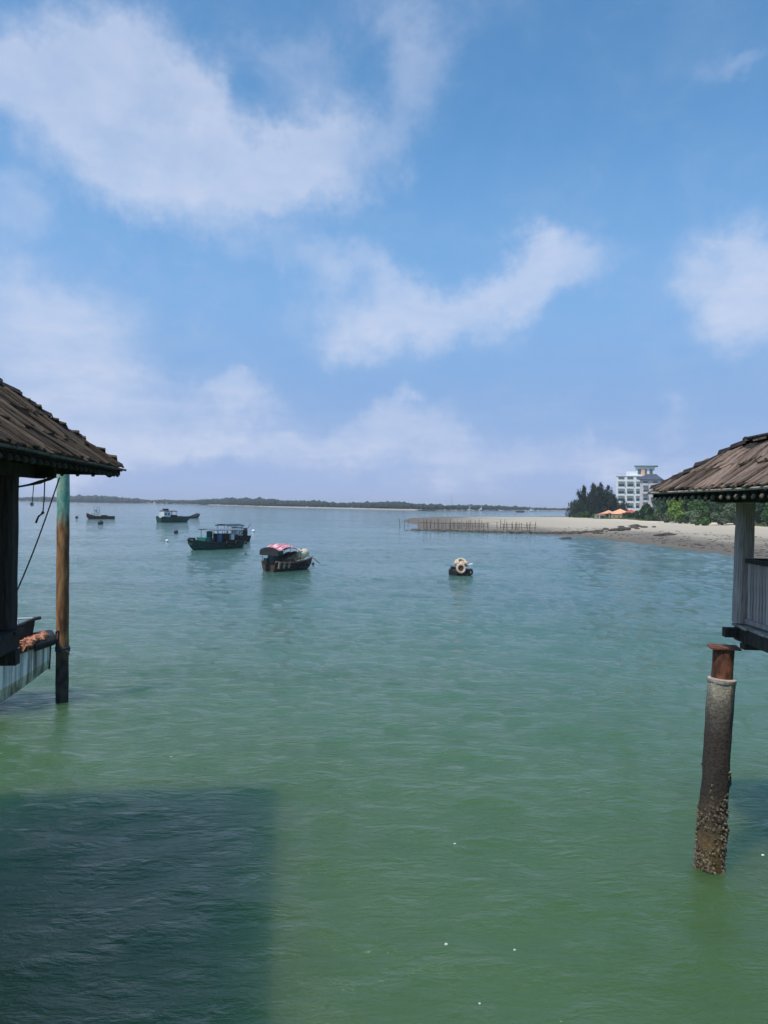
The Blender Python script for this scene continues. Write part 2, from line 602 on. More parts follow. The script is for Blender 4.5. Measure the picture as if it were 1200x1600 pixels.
class MB:
    def __init__(self):
        self.v, self.f, self.mi = [], [], []

    def add(self, verts, faces, mi=0):
        o = len(self.v)
        self.v += [tuple(x) for x in verts]
        self.f += [tuple(i + o for i in f) for f in faces]
        self.mi += [mi] * len(faces)
        return self

    def box(self, c, s, rot=None, mi=0):
        c = V(c)
        hx, hy, hz_ = s[0] / 2, s[1] / 2, s[2] / 2
        p = [V((x, y, z)) for x in (-hx, hx) for y in (-hy, hy) for z in (-hz_, hz_)]
        if rot is not None:
            p = [rot @ q for q in p]
        return self.add([c + q for q in p], [(0, 1, 3, 2), (4, 6, 7, 5), (0, 4, 5, 1), (2, 3, 7, 6), (0, 2, 6, 4), (1, 5, 7, 3)], mi)

    def beam(self, a, b, w, h, mi=0, up=V((0, 0, 1))):
        a, b = V(a), V(b)
        d = (b - a)
        x = d.normalized()
        y = up.cross(x).normalized()
        z = x.cross(y)
        return self.box((a + b) / 2, (d.length, w, h), Matrix((x, y, z)).transposed(), mi)

    def tube(self, pts, r, n=8, mi=0, cap=True, capmi=None):
        pts = [V(p) for p in pts]
        rs = r if isinstance(r, (list, tuple)) else [r] * len(pts)
        rings = []
        prev = None
        for i, p in enumerate(pts):
            d = (pts[min(i + 1, len(pts) - 1)] - pts[max(i - 1, 0)]).normalized()
            if prev is None:
                prev = d.orthogonal().normalized()
            x = (prev - d * prev.dot(d)).normalized()
            prev = x
            y = d.cross(x)
            rings.append([p + (x * math.cos(2 * math.pi * k / n) + y * math.sin(2 * math.pi * k / n)) * rs[i] for k in range(n)])
        vs = [q for rg in rings for q in rg]
        fs = [(i * n + k, i * n + (k + 1) % n, (i + 1) * n + (k + 1) % n, (i + 1) * n + k) for i in range(len(pts) - 1) for k in range(n)]
        self.add(vs, fs, mi)
        if cap:
            cm = mi if capmi is None else capmi
            self.add(rings[0], [tuple(reversed(range(n)))], cm)
            self.add(rings[-1], [tuple(range(n))], cm)
        return self

    def torus(self, c, R_, r, axis, n=16, m=7, mi=0):
        c, axis = V(c), V(axis).normalized()
        x = axis.orthogonal().normalized()
        y = axis.cross(x)
        vs, fs = [], []
        for i in range(n):
            a = 2 * math.pi * i / n
            e = x * math.cos(a) + y * math.sin(a)
            for k in range(m):
                b = 2 * math.pi * k / m
                vs.append(c + e * (R_ + r * math.cos(b)) + axis * (r * math.sin(b)))
        for i in range(n):
            for k in range(m):
                fs.append((i * m + k, ((i + 1) % n) * m + k, ((i + 1) % n) * m + (k + 1) % m, i * m + (k + 1) % m))
        return self.add(vs, fs, mi)

    def ball(self, c, r, n=10, m=6, mi=0, jit=0, rnd=random):
        c = V(c)
        r = V(r) if hasattr(r, '__len__') else V((r, r, r))
        vs = [c + V((0, 0, r.z))]
        for i in range(1, m):
            ph = math.pi * i / m
            for k in range(n):
                th = 2 * math.pi * k / n
                j = 1 + rnd.uniform(-jit, jit)
                vs.append(c + V((math.sin(ph) * math.cos(th) * r.x * j, math.sin(ph) * math.sin(th) * r.y * j, math.cos(ph) * r.z * j)))
        vs.append(c - V((0, 0, r.z)))
        fs = [(0, 1 + k, 1 + (k + 1) % n) for k in range(n)]
        for i in range(m - 2):
            for k in range(n):
                a, b = 1 + i * n + k, 1 + i * n + (k + 1) % n
                fs.append((a, a + n, b + n, b))
        e = len(vs) - 1
        fs += [(e, 1 + (m - 2) * n + (k + 1) % n, 1 + (m - 2) * n + k) for k in range(n)]
        return self.add(vs, fs, mi)

    def prism(self, ring_a, ring_b, mi=0):
        n = len(ring_a)
        self.add(list(ring_a) + list(ring_b), [tuple(reversed(range(n))), tuple(range(n, 2 * n))] +
                 [(i, (i + 1) % n, n + (i + 1) % n, n + i) for i in range(n)], mi)
        return self

    def mesh(self, name, mats, origin=V((0, 0, 0)), smooth=False, fix=True):
        me = bpy.data.meshes.new(name)
        o = V(origin)
        me.from_pydata([(x[0] - o.x, x[1] - o.y, x[2] - o.z) for x in self.v], [], self.f)
        for m in (mats if isinstance(mats, (list, tuple)) else [mats]):
            me.materials.append(m)
        me.polygons.foreach_set('material_index', self.mi)
        if fix:
            bm = bmesh.new()
            bm.from_mesh(me)
            bmesh.ops.recalc_face_normals(bm, faces=bm.faces)
            bm.to_mesh(me)
            bm.free()
        if smooth:
            me.polygons.foreach_set('use_smooth', [True] * len(me.polygons))
            try:
                me.set_sharp_from_angle(angle=R(40))
            except Exception:
                pass
        me.update()
        return me

    def build(self, name, mats, parent=None, smooth=False, fix=True):
        """verts are in the parent's own space (or, without a parent, in world space: the object then sits at its middle)"""
        if parent is None:
            a = np.array(self.v)
            c = V(((a[:, 0].min() + a[:, 0].max()) / 2, (a[:, 1].min() + a[:, 1].max()) / 2, a[:, 2].min()))
        else:
            c = V((0, 0, 0))
        ob = bpy.data.objects.new(name, self.mesh(name, mats, c, smooth, fix))
        ob.location = c
        COL.objects.link(ob)
        if parent is not None:
            ob.parent = parent
        return ob


def tag(o, label=None, cat=None, group=None, kind=None):
    for k, v in (('label', label), ('category', cat), ('group', group), ('kind', kind)):
        if v:
            o[k] = v
    return o


def thing(name, label, cat, loc=(0, 0, 0), rz=0.0, group=None):
    o = bpy.data.objects.new(name, None)
    o.empty_display_size = .2
    o.location = loc
    o.rotation_euler = (0, 0, rz)
    COL.objects.link(o)
    return tag(o, label, cat, group)


def put(name, me, parent, mat):
    o = bpy.data.objects.new(name, me)
    COL.objects.link(o)
    if parent is not None:
        o.parent = parent
    o.matrix_local = mat
    return o


def rel(root, p):
    """world point into an unrotated root's space"""
    return V(p) - root.location


# ------------------------------------------------------------------ sea
def waves(x, y):
    rng = np.random.RandomState(3)
    h = np.zeros_like(x)
    for lam, amp, k in ((4.6, .018, 3), (2.6, .018, 5), (1.5, .017, 6), (.95, .013, 7), (.6, .008, 7)):
        for _ in range(k):
            a = math.pi / 2 + rng.normal(0, .5)
            l_ = lam * rng.uniform(.75, 1.3)
            ph = rng.uniform(0, 6.28)
            w = 2 * math.pi / l_
            mod = .6 + .4 * np.sin(x * w * .13 + ph * 2) * np.sin(y * w * .11 + ph)
            h += amp / math.sqrt(k) * 1.3 * mod * np.sin(w * (x * math.cos(a) + y * math.sin(a)) + ph)
    r = np.hypot(x, y)
    return h * np.clip(1.0 - (r - 90) / 110, 0, 1)


def build_sea():
    ang = np.concatenate([np.linspace(-58, 58, 430), np.linspace(58, 302, 100)[1:-1]]) * math.pi / 180
    rad = np.concatenate([[0.6], np.geomspace(1.5, 260, 520), np.geomspace(270, 9000, 60)])
    A, Q = np.meshgrid(ang, rad)
    x, y = Q * np.sin(A), Q * np.cos(A)
    z = waves(x, y)
    co = np.stack([x, y, z], -1).reshape(-1, 3)
    na, nr = len(ang), len(rad)
    i = np.arange(nr - 1)[:, None] * na
    k = np.arange(na)[None, :]
    k2 = (k + 1) % na
    q = np.stack([i + k, i + na + k, i + na + k2, i + k2], -1).reshape(-1, 4)[:, ::-1]
    me = bpy.data.meshes.new('sea')
    me.vertices.add(len(co))
    me.vertices.foreach_set('co', co.astype(np.float32).ravel())
    me.loops.add(q.size)
    me.loops.foreach_set('vertex_index', q.astype(np.int32).ravel())
    me.polygons.add(len(q))
    me.polygons.foreach_set('loop_start', np.arange(0, q.size, 4, dtype=np.int32))
    me.polygons.foreach_set('use_smooth', np.ones(len(q), dtype=bool))
    me.materials.append(M['sea'])
    me.update(calc_edges=True)
    me.validate()
    o = bpy.data.objects.new('sea', me)
    COL.objects.link(o)
    tag(o, 'green sea water ruffled by small ripples', kind='structure')
    return o


build_sea()

# ------------------------------------------------------------------ beach: a low spit rising to the dune on the right
SHORE = [sea_at(628, 815), sea_at(655, 825.5), sea_at(700, 829), sea_at(760, 831), sea_at(830, 834), sea_at(880, 838), sea_at(930, 842.5),
         sea_at(1000, 850), sea_at(1080, 859), sea_at(1150, 866), sea_at(1210, 873)]
SHORE = [V((p.x, p.y)) for p in SHORE]
SHORE += [V((60, 62)), V((90, 40)), V((150, -40)), V((700, -40)), V((900, 500)), V((420, 600)), V((160, 520))]
SHORE += [V((p.x, p.y)) for p in (sea_at(846, 807.0), sea_at(800, 807.6), sea_at(740, 807.4), sea_at(680, 807.6), sea_at(645, 809.5))]
PX = np.array([p.x for p in SHORE])
PY = np.array([p.y for p in SHORE])


def shore_dist(x, y):
    """signed distance to the waterline, positive on land"""
    d = np.full(x.shape, 1e9)
    ins = np.zeros(x.shape, bool)
    n = len(PX)
    for i in range(n):
        ax, ay, bx, by = PX[i], PY[i], PX[(i + 1) % n], PY[(i + 1) % n]
        ex, ey = bx - ax, by - ay
        t = np.clip(((x - ax) * ex + (y - ay) * ey) / (ex * ex + ey * ey), 0, 1)
        d = np.minimum(d, np.hypot(x - ax - t * ex, y - ay - t * ey))
        if ay != by:
            c = ((ay > y) != (by > y)) & (x < (bx - ax) * (y - ay) / (by - ay) + ax)
            ins ^= c
    return np.where(ins, d, -d)


def sstep(a, b, x):
    t = np.clip((x - a) / (b - a), 0, 1)
    return t * t * (3 - 2 * t)


def land_z(x, y):
    x, y = np.asarray(x, float), np.asarray(y, float)
    wob = 3.5 * np.sin(x * .11 + y * .05) + 2.2 * np.sin(x * .031 - y * .083 + 1) + 1.1 * np.sin(x * .4 + y * .27)
    d = shore_dist(x, y) + wob * .35
    cap = .55 + 2.7 * sstep(34, 66, x - .04 * (y - 250))
    z = np.minimum(d * .021, cap + .0 * d)
    z = np.where(d < 0, d * .03, z)
    z = z + np.where(d > 0, .07 * np.sin(x * .23 + y * .13) * np.sin(x * .09 - y * .2) * np.clip(d / 8, 0, 1), 0)
    return np.maximum(z, -1.5)


def veg_at(x, y):
    e = 86 + 5 * np.sin(y * .045) + 3 * np.sin(y * .13 + 1) - .055 * np.clip(y - 210, 0, 1000) ** 1.12
    return np.clip((x - e) / 8 + .5, 0, 1) * (y > 60)


def zat(x, y):
    return float(land_z(np.array([x]), np.array([y]))[0])


def build_beach():
    xs = np.concatenate([np.arange(-5, 150, 1.0), np.geomspace(152, 900, 40)])
    ys = np.concatenate([np.arange(-40, 60, 4.0), np.arange(60, 360, 1.4), np.geomspace(362, 620, 30)])
    X, Y = np.meshgrid(xs, ys)
    Z = land_z(X, Y)
    G = veg_at(X, Y)
    idx = -np.ones(X.shape, int)
    keep = Z > -1.0
    fc = keep[:-1, :-1] & keep[1:, :-1] & keep[:-1, 1:] & keep[1:, 1:]
    used = np.zeros(X.shape, bool)
    used[:-1, :-1] |= fc
    used[1:, :-1] |= fc
    used[:-1, 1:] |= fc
    used[1:, 1:] |= fc
    idx[used] = np.arange(used.sum())
    co = np.stack([X[used], Y[used], Z[used]], -1)
    j, i = np.nonzero(fc)
    q = np.stack([idx[j, i], idx[j, i + 1], idx[j + 1, i + 1], idx[j + 1, i]], -1)
    me = bpy.data.meshes.new('beach')
    me.from_pydata(co.tolist(), [], q.tolist())
    at_ = me.attributes.new('veg', 'FLOAT', 'POINT')
    at_.data.foreach_set('value', G[used].astype(np.float32))
    me.polygons.foreach_set('use_smooth', [True] * len(me.polygons))
    me.materials.append(M['sand'])
    me.update()
    o = bpy.data.objects.new('beach', me)
    COL.objects.link(o)
    tag(o, 'pale sand beach with a low muddy spit reaching out to the left', kind='structure')


build_beach()

# ------------------------------------------------------------------ far shore
HORIZON_PTS = [(-60, 3.0), (30, 3.0), (115, 7), (150, 8), (200, 5.5), (235, 3), (262, 4.5), (300, 4.5), (330, 6.5), (375, 9), (420, 9.5), (470, 8),
               (530, 7.5), (580, 8.5), (625, 9), (660, 7), (700, 5.5), (740, 5.5), (790, 5), (830, 3.5), (870, 2.5), (930, 2.5), (1300, 2.5)]


def hline(u):
    for (a, ha), (b, hb) in zip(HORIZON_PTS, HORIZON_PTS[1:]):
        if a <= u <= b:
            return ha + (hb - ha) * (u - a) / (b - a)
    return 3


def far_d(u):
    """distance of the far shore in this bearing: nearest in the middle, where its pale strand shows"""
    if u < 250:
        return 1700 - (u + 60) * .8
    if u < 420:
        return 1450 - (u - 250) * 3.2
    if u < 680:
        return 906 - (u - 420) * .7
    return 724 + (u - 680) * 2.6 if u < 1000 else 1556


def build_far():
    mb = MB()
    ring_a, ring_b, ring_c = [], [], []
    us = list(range(-80, 1321, 10))
    for u in us:
        d = far_d(u)
        r = ray(u, 790)
        e = V((r.x, r.y)).normalized() * d / 1.0
        n = V((e.x, e.y)).normalized()
        ring_a.append((e.x, e.y, -.3))
        ring_b.append((e.x + n.x * 22, e.y + n.y * 22, 1.1))
        ring_c.append((e.x + n.x * 700, e.y + n.y * 700, 1.3))
    n = len(us)
    mb.add(ring_a + ring_b + ring_c, [(i, i + 1, n + i + 1, n + i) for i in range(n - 1)] + [(n + i, n + i + 1, 2 * n + i + 1, 2 * n + i) for i in range(n - 1)])
    t = NT('far_strand')
    o = mb.build('far_shore', t.done((.42, .38, .32), .9, .1), None, True)
    tag(o, 'low far shore with a thin pale strand', kind='structure')
    # the wood on it: thousands of small crowns, one mass
    rnd = random.Random(11)
    ico = []
    tmp = bmesh.new()
    bmesh.ops.create_icosphere(tmp, subdivisions=1, radius=1)
    iv = [v.co.copy() for v in tmp.verts]
    tmp.verts.index_update()
    jf = [tuple(v.index for v in f.verts) for f in tmp.faces]
    tmp.free()
    mb = MB()
    for k in range(2600):
        u = rnd.uniform(-75, 900)
        d0 = far_d(u)
        d = d0 + (24 if 330 < u < 650 else 3) + rnd.random() ** 1.5 * 120
        hpx = hline(u)
        gap = mnoise.noise(V((u * .02, 3.3, 0)))
        h = (hpx + 1.2) * d0 / F_PX * (.8 + .3 * rnd.random() + .28 * gap)
        if rnd.random() < .04:
            h *= 1.22
        r = ray(u, 790)
        e = V((r.x, r.y)).normalized() * d
        wdt = rnd.uniform(.45, .8) * max(h, 3.0)
        mb.add([V((e.x + q.x * wdt * rnd.uniform(.75, 1.2), e.y + q.y * wdt, 1 + h * .5 + q.z * h * .5 * rnd.uniform(.75, 1.15))) for q in iv], jf)
    o = mb.build('far_wood', M['far_wood'], None, False, False)
    tag(o, 'dark low wood along the far shore', 'wood', kind='stuff')
    # a few pale houses between the trees
    for u, w, h in ((246, 13, 4.5), (264, 9, 6), (287, 9, 4.5), (734, 6, 5.5), (749, 5.5, 5)):
        d = far_d(u) + 14
        r = ray(u, 790)
        e = V((r.x, r.y)).normalized() * d
        lab = {246: 'white far house leftmost in the gap of the left wood', 264: 'white far house second from left in the wood gap',
               287: 'small white far house near the wood end left of the green boats', 734: 'white far house left of the pair on the central shore',
               749: 'white far house right of the pair on the central shore'}[u]
        t = thing('far_house', lab, 'house', (e.x, e.y, .9), 0, 'far houses on the opposite shore')
        MB().box((0, 0, h * .4), (w, 7, h * .8)).build('wall', M['far_wall'], t)
        MB().prism([(-w / 2 - .4, -4, h * .8 + .003), (w / 2 + .4, -4, h * .8 + .003), (w / 2 + .4, 4, h * .8 + .003), (-w / 2 - .4, 4, h * .8 + .003)],
                   [(-w / 2 + 2, -.3, h * 1.15), (w / 2 - 2, -.3, h * 1.15), (w / 2 - 2, .3, h * 1.15), (-w / 2 + 2, .3, h * 1.15)]).build('roof', M['slate'], t)
    # thin mast
    d = far_d(706) + 40
    r = ray(706, 790)
    e = V((r.x, r.y)).normalized() * d
    t = thing('radio_mast', 'thin radio mast rising above the far shore', 'mast', (e.x, e.y, 1))
    MB().tube([(0, 0, 0), (0, 0, 17)], [.28, .12], 6).build('pole', M['frame'], t)
    m2 = MB()
    for z in (9, 14):
        m2.tube([(0, 0, z), (4, 0, 0)], .04, 4).tube([(0, 0, z), (-4, 0, 0)], .04, 4)
    m2.build('guy_wire', M['frame'], t)


build_far()

# ------------------------------------------------------------------ pavilions on piles


def shingle_variants(n=8, seed=2):
    rnd = random.Random(seed)
    out = []
    for _ in range(n):
        mb = MB()
        xs = (-.5, -.18, .16, .5)
        ys = (0, .5, 1)
        top, bot = [], []
        for y in ys:
            for x in xs:
                yy = y + (rnd.uniform(-.05, .07) if y == 0 else 0)
                xx = x + rnd.uniform(-.05, .05)
                zz = rnd.uniform(-.25, .3)
                top.append((xx, yy, 1 + zz))
                bot.append((xx, yy, 0))
        vs = top + bot
        fs = []
        for j in range(2):
            for i in range(3):
                a = j * 4 + i
                fs.append((a, a + 1, a + 5, a + 4))
                fs.append((12 + a, 12 + a + 4, 12 + a + 5, 12 + a + 1))
        for i in range(3):
            fs.append((i, 12 + i, 12 + i + 1, i + 1))
            fs.append((8 + i, 8 + i + 1, 20 + i + 1, 20 + i))
        for j in range(2):
            fs.append((j * 4, j * 4 + 4, 12 + j * 4 + 4, 12 + j * 4))
            fs.append((j * 4 + 3, 12 + j * 4 + 3, 12 + j * 4 + 7, j * 4 + 7))
        mb.add(vs, fs)
        out.append(mb)
    return out


SHV = shingle_variants()


def pavilion(label, corner, L, W, z0, a, r1, hw, g, length, mat, seed, lean=0.0, ncourse=2, wmean=.14):
    rnd = random.Random(seed)
    root = thing('pavilion', label, 'pavilion', (corner[0], corner[1], 0), 0, 'bark roofed pavilions on piles')
    L, W = V((*L, 0)).normalized(), V((*W, 0)).normalized()
    Z = V((0, 0, 1))

    def prof(d):
        if d <= a:
            t = d / a
            return r1 * (.86 * t + .14 * t * t)
        return r1 + (min(d, hw) - a) * g

    def P(l, w, z):
        return L * l + W * w + Z * z

    def side_pt(s, x, d):
        """side 0 = the long eave seen from the walkway, 1 = far end, 2 = other long eave, 3 = near end; x along the eave"""
        h = z0 + prof(max(d, 0)) + (d * r1 / a * .86 if d < 0 else 0)
        if s == 0:
            return P(x, d, h)
        if s == 1:
            return P(d, x, h)
        if s == 2:
            return P(x, 2 * hw - d, h)
        return P(length - d, x, h)

    # boards under the shingles
    ring = lambda d, dz: [P(d, d, z0 + prof(d) + dz), P(length - d, d, z0 + prof(d) + dz), P(length - d, 2 * hw - d, z0 + prof(d) + dz), P(d, 2 * hw - d, z0 + prof(d) + dz)]
    mb = MB()
    ds = [0, a * .5, a, hw - .02]
    vs = [p for d in ds for p in ring(d, -.015)] + [p for d in ds for p in ring(d, -.06)]
    fs = []
    n = len(ds)
    for j in range(n - 1):
        for k in range(4):
            q = (j * 4 + k, j * 4 + (k + 1) % 4, (j + 1) * 4 + (k + 1) % 4, (j + 1) * 4 + k)
            fs.append(q)
            fs.append(tuple(4 * n + i for i in reversed(q)))
    fs.append(tuple((n - 1) * 4 + k for k in range(4)))
    fs.append(tuple(4 * n + (n - 1) * 4 + k for k in reversed(range(4))))
    for k in range(4):
        fs.append((k, 4 * n + k, 4 * n + (k + 1) % 4, (k + 1) % 4))
    mb.add(vs, fs)
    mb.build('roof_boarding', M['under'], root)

    meshes = [v.mesh('shingle', mat) for v in SHV]
    rest = MB()
    singles = []
    for s in range(4):
        elen = length if s in (0, 2) else 2 * hw
        starts = [-.045 + a * i / ncourse for i in range(ncourse)] + [a - .03, a + (hw - a) * .48]
        for ci, d0 in enumerate(starts):
            x = -.05
            end = a if ci < ncourse else hw
            ln_ = min((a / ncourse) * 1.45 if ci < ncourse else (hw - a) * .62, end - d0)
            while x < elen + .05:
                w_ = wmean * rnd.uniform(.62, 1.45)
                xc = x + w_ / 2
                x += w_ * .93
                dj = d0 + (rnd.uniform(-.06, .07) if ci else rnd.uniform(-.03, .012))
                dm = max(0, dj + ln_ * .30)
                if xc < dm - .10 or xc > elen - dm + .10:
                    continue
                lcut = ln_
                lim = min(xc, elen - xc) + .12
                if dj + lcut > lim:
                    lcut = max(.16, lim - dj)
                p0 = side_pt(s, xc, dj)
                p1 = side_pt(s, xc, dj + lcut)
                yv = (p1 - p0).normalized()
                across = (side_pt(s, xc + .1, dj) - side_pt(s, xc - .1, dj)).normalized()
                zv = across.cross(yv)
                if zv.z < 0:
                    across, zv = -across, -zv
                sk = R(rnd.gauss(0, 5.5)) + lean
                zv.normalize()
                rot = Matrix((across, yv, zv)).transposed().to_4x4()
                if rnd.random() < .05:
                    dj -= .05 if ci else 0
                    sk += R(rnd.choice((-11, 11)))
                rot = rot @ Matrix.Rotation(sk, 4, 'Z') @ Matrix.Rotation(R(-3.6 + rnd.gauss(0, 1.3)), 4, 'X') @ Matrix.Rotation(R(rnd.gauss(0, 3.0)), 4, 'Y')
                th = rnd.uniform(.016, .04)
                lift = .032 + rnd.uniform(0, .016)
                mt = Matrix.Translation(p0 + zv * lift) @ rot @ Matrix.Diagonal((w_ * 1.05, lcut * rnd.uniform(.96, 1.04), th, 1))
                wp = root.location + p0
                dist = (wp - EYE).length
                singles.append((s, dist, mt, rnd.randrange(len(SHV))))
    front = sorted([q for q in singles if q[0] in (0, 1)], key=lambda q: (q[0] != 0, abs(q[1] - 10.5)))
    keep = front[:292]
    for s, dist, mt, k in keep:
        put('shingle', meshes[k], root, mt)
    kept = set(id(q) for q in keep)
    for q in singles:
        if id(q) not in kept:
            rest.add([mt_v for mt_v in [q[2] @ V(p) for p in SHV[q[3]].v]], SHV[q[3]].f)
    o = rest.build('shingle_cover', mat, root, False, False)
    tag(o, kind='stuff')

    # hip caps: short split pieces lapped up the far hips, their lower ends lifted
    for s, (cl, cw) in enumerate(((0, 0), (0, 2 * hw))):
        nn = 8
        for i in range(nn):
            t0, t1 = (i - .15) / nn * a, (i + 1.15) / nn * a
            sg = 1 if s == 0 else -1
            p0 = P(t0, cw + sg * t0, z0 + prof(t0) + .05 + rnd.uniform(0, .02))
            p1 = P(t1, cw + sg * t1, z0 + prof(t1) + .045)
            lift = Z * rnd.uniform(.0, .05)
            m = MB()
            yv = (p1 - p0).normalized()
            side = yv.cross(Z).normalized()
            wd = rnd.uniform(.08, .12)
            pts = []
            for p, k in ((p0 + lift, 1.0), (p1, .85)):
                pts.append([p - side * wd * k - Z * .055, p - side * wd * .4 * k + Z * .01, p + side * wd * .4 * k + Z * .012, p + side * wd * k - Z * .055,
                            p + side * wd * .5 * k - Z * .035, p - side * wd * .5 * k - Z * .035])
            m.prism(pts[0], pts[1])
            m.build('hip_cap', M['hip'], root)
    # break line and ridge poles
    m = MB()
    q = [P(a - .05, a, z0 + r1 + .06), P(length - a, a, z0 + r1 + .06)]
    m.tube([q[0], (q[0] + q[1]) / 2, q[1]], [.03, .034, .03], 7)
    m.build('ridge_pole', M['hip'], root)
    m = MB()
    m.tube([P(a - .05, a, z0 + r1 + .05), P(a, 2 * hw - a, z0 + r1 + .05)], .05, 7)
    m.build('ridge_pole', M['hip'], root)
    m = MB()
    m.tube([P(hw * .9, hw, z0 + prof(hw) + .05), P(length - hw * .9, hw, z0 + prof(hw) + .05)], .07, 8)
    m.build('ridge_pole', M['hip'], root)
    # eave boards, and an added strip imitating the sunlit shingle ends
    for (p, q, dn) in ((P(-.03, .015, 0), P(length, .015, 0), W), (P(.015, -.03, 0), P(.015, 2 * hw, 0), L)):
        m = MB()
        m.beam(p + Z * (z0 - .075) + dn * .06, q + Z * (z0 - .075) + dn * .06, .03, .08)
        m.build('eave_board', M['under'], root)
        m = MB()
        k = 9
        pts = [p + (q - p) * (i / k) + Z * (z0 - .03 + rnd.uniform(-.006, .006)) - dn * .10 for i in range(k + 1)]
        m.tube(pts, .017, 6)
        m.build('added_eave_strip', M['strip_dark'] if mat == M['shingle_l'] else M['lath'], root)
    return root, P, prof, Z, rnd


def rafters(root, P, z0, prof, a, length, hw, step, zoff, r=.03, endm=None):
    endm = endm or M['endgrain']
    r0, rn = r, random.Random(int(step * 1000) + int(length * 10) + int(z0 * 100))
    l = .12
    while l < length - .1:
        m = MB()
        r = r0 * rn.uniform(.75, 1.15)
        e = max(.1, min(a, l - .02, length - l - .02))
        m.tube([P(l, .0, z0 + zoff), P(l, e, z0 + prof(e) - .105)], r, 8, 0, True, 1)
        m.tube([P(l, -.022, z0 + zoff - .022), P(l, -.014, z0 + zoff - .018), P(l, .008, z0 + zoff + .015)], [r * .55, r * 1.06, r * 1.06], 9, 1)
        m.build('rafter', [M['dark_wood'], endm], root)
        l += step * rn.uniform(.85, 1.15)
    w = .15
    while w < 2 * hw - .1:
        m = MB()
        e = max(.1, min(a, w - .02, 2 * hw - w - .02))
        m.tube([P(.0, w, z0 + zoff), P(e, w, z0 + prof(e) - .105)], r, 8, 0, True, 1)
        m.tube([P(-.022, w, z0 + zoff - .022), P(-.014, w, z0 + zoff - .018), P(.008, w, z0 + zoff + .015)], [r * .55, r * 1.06, r * 1.06], 9, 1)
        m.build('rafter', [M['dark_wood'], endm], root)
        w += step


# ---- right pavilion
RC = (4.23, 11.6)
RL, RW = (-.035, -1.0), (1.0, -.035)
RZ, RA, RR, RH, RLEN = 5.285, .97, .69, 1.75, 7.6
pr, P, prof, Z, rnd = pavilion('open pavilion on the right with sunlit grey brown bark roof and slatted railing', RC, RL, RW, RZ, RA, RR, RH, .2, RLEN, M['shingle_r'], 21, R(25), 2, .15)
rafters(pr, P, RZ, prof, RA, RLEN, RH, .215, -.115, .024)
DECK = 3.40


def wpt(root, u, v, d):
    return rel(root, at(u, v, d))


# posts: the corner one is in the picture, the rest stand along the same deck
Lr, Wr = V((*RL, 0)).normalized(), V((*RW, 0)).normalized()
pt = at(1167.5, 775, 10.45)
pb = at(1158.5, 975, 10.45)
base = rel(pr, V((pb.x, pb.y, DECK + .03)))
topz = RZ - .17
lean = V((pt.x - pb.x, pt.y - pb.y, 0)) * .55
post_w = .80


def add_post(root, b, t, w, mat):
    m = MB()
    m.box((b + t) / 2, (w, w, 1))
    # a squared timber with worn edges, leaning from b to t
    m = MB()
    n = 8
    k = w / 2
    c = k * .62
    ring = [(k, c), (c, k), (-c, k), (-k, c), (-k, -c), (-c, -k), (c, -k), (k, -c)]
    rows = 7
    vs, fs = [], []
    for i in range(rows):
        p = b.lerp(t, i / (rows - 1))
        e = 1 + .025 * math.sin(i * 2.1)
        vs += [(p.x + x * e, p.y + y * e, p.z) for x, y in ring]
    for i in range(rows - 1):
        for q in range(8):
            fs.append((i * 8 + q, i * 8 + (q + 1) % 8, (i + 1) * 8 + (q + 1) % 8, (i + 1) * 8 + q))
    fs.append(tuple(range(8)))
    fs.append(tuple((rows - 1) * 8 + q for q in range(8)))
    m.add(vs, fs)
    return m.build('post', mat, root)


t_ = V((base.x, base.y, topz)) + lean
add_post(pr, base, t_, .215, M['grey_wood'])
for k in (2.9, 5.6):
    b2 = base + Lr * k
    add_post(pr, V((b2.x, b2.y, DECK + .03)), V((b2.x, b2.y, topz)), .215, M['grey_wood'])
for k in (0, 2.9, 5.6):
    b2 = base + Lr * k + Wr * 1.75
    add_post(pr, V((b2.x, b2.y, DECK + .03)), V((b2.x, b2.y, topz)), .215, M['grey_wood'])
# purlins on the posts
for off in (0, 1.75):
    a0 = base + Wr * off - Lr * .75
    a1 = base + Wr * off + Lr * 6.0
    MB().beam(V((a0.x, a0.y, topz + .085)), V((a1.x, a1.y, topz + .085)), .13, .16).build('purlin', M['dark_wood'], pr)
for k in (0, 2.9, 5.6):
    a0 = base + Lr * k - Wr * .45
    a1 = base + Lr * k + Wr * 2.2
    MB().beam(V((a0.x, a0.y, topz + .08)), V((a1.x, a1.y, topz + .08)), .11, .139).build('tie_beam', M['dark_wood'], pr)
# deck: its corner a little beyond the post
dc = rel(pr, at(1143, 979, 10.62))
dc.z = DECK
for i in range(44):
    m = MB()
    l0 = i * .165
    a0 = dc + Lr * (l0 + .078)
    a1 = a0 + Wr * 2.35
    ov = rnd.uniform(-.03, .02)
    m.beam(V((a0.x, a0.y, DECK - .02)) + Wr * ov, V((a1.x, a1.y, DECK - .02)), .155, .04)
    m.build('deck_plank', M['plank'], pr)
for off, mt in ((.09, M['dark_wood']), (1.2, M['dark_wood']), (2.2, M['dark_wood'])):
    a0 = dc + Wr * off + Lr * .02
    a1 = dc + Wr * off + Lr * 7.2
    MB().beam(V((a0.x, a0.y, DECK - .14)), V((a1.x, a1.y, DECK - .14)), .12, .19).build('joist', mt, pr)
cb = at(1131, 985, 10.5)
a0 = rel(pr, V((cb.x, cb.y, DECK - .10)))
for k in (0,):
    MB().beam(V((a0.x, a0.y, DECK - .12)), V((a0.x, a0.y, DECK - .12)) + Wr * .42 + Lr * .02, .13, .13).build('beam_end', M['dark_wood'], pr)
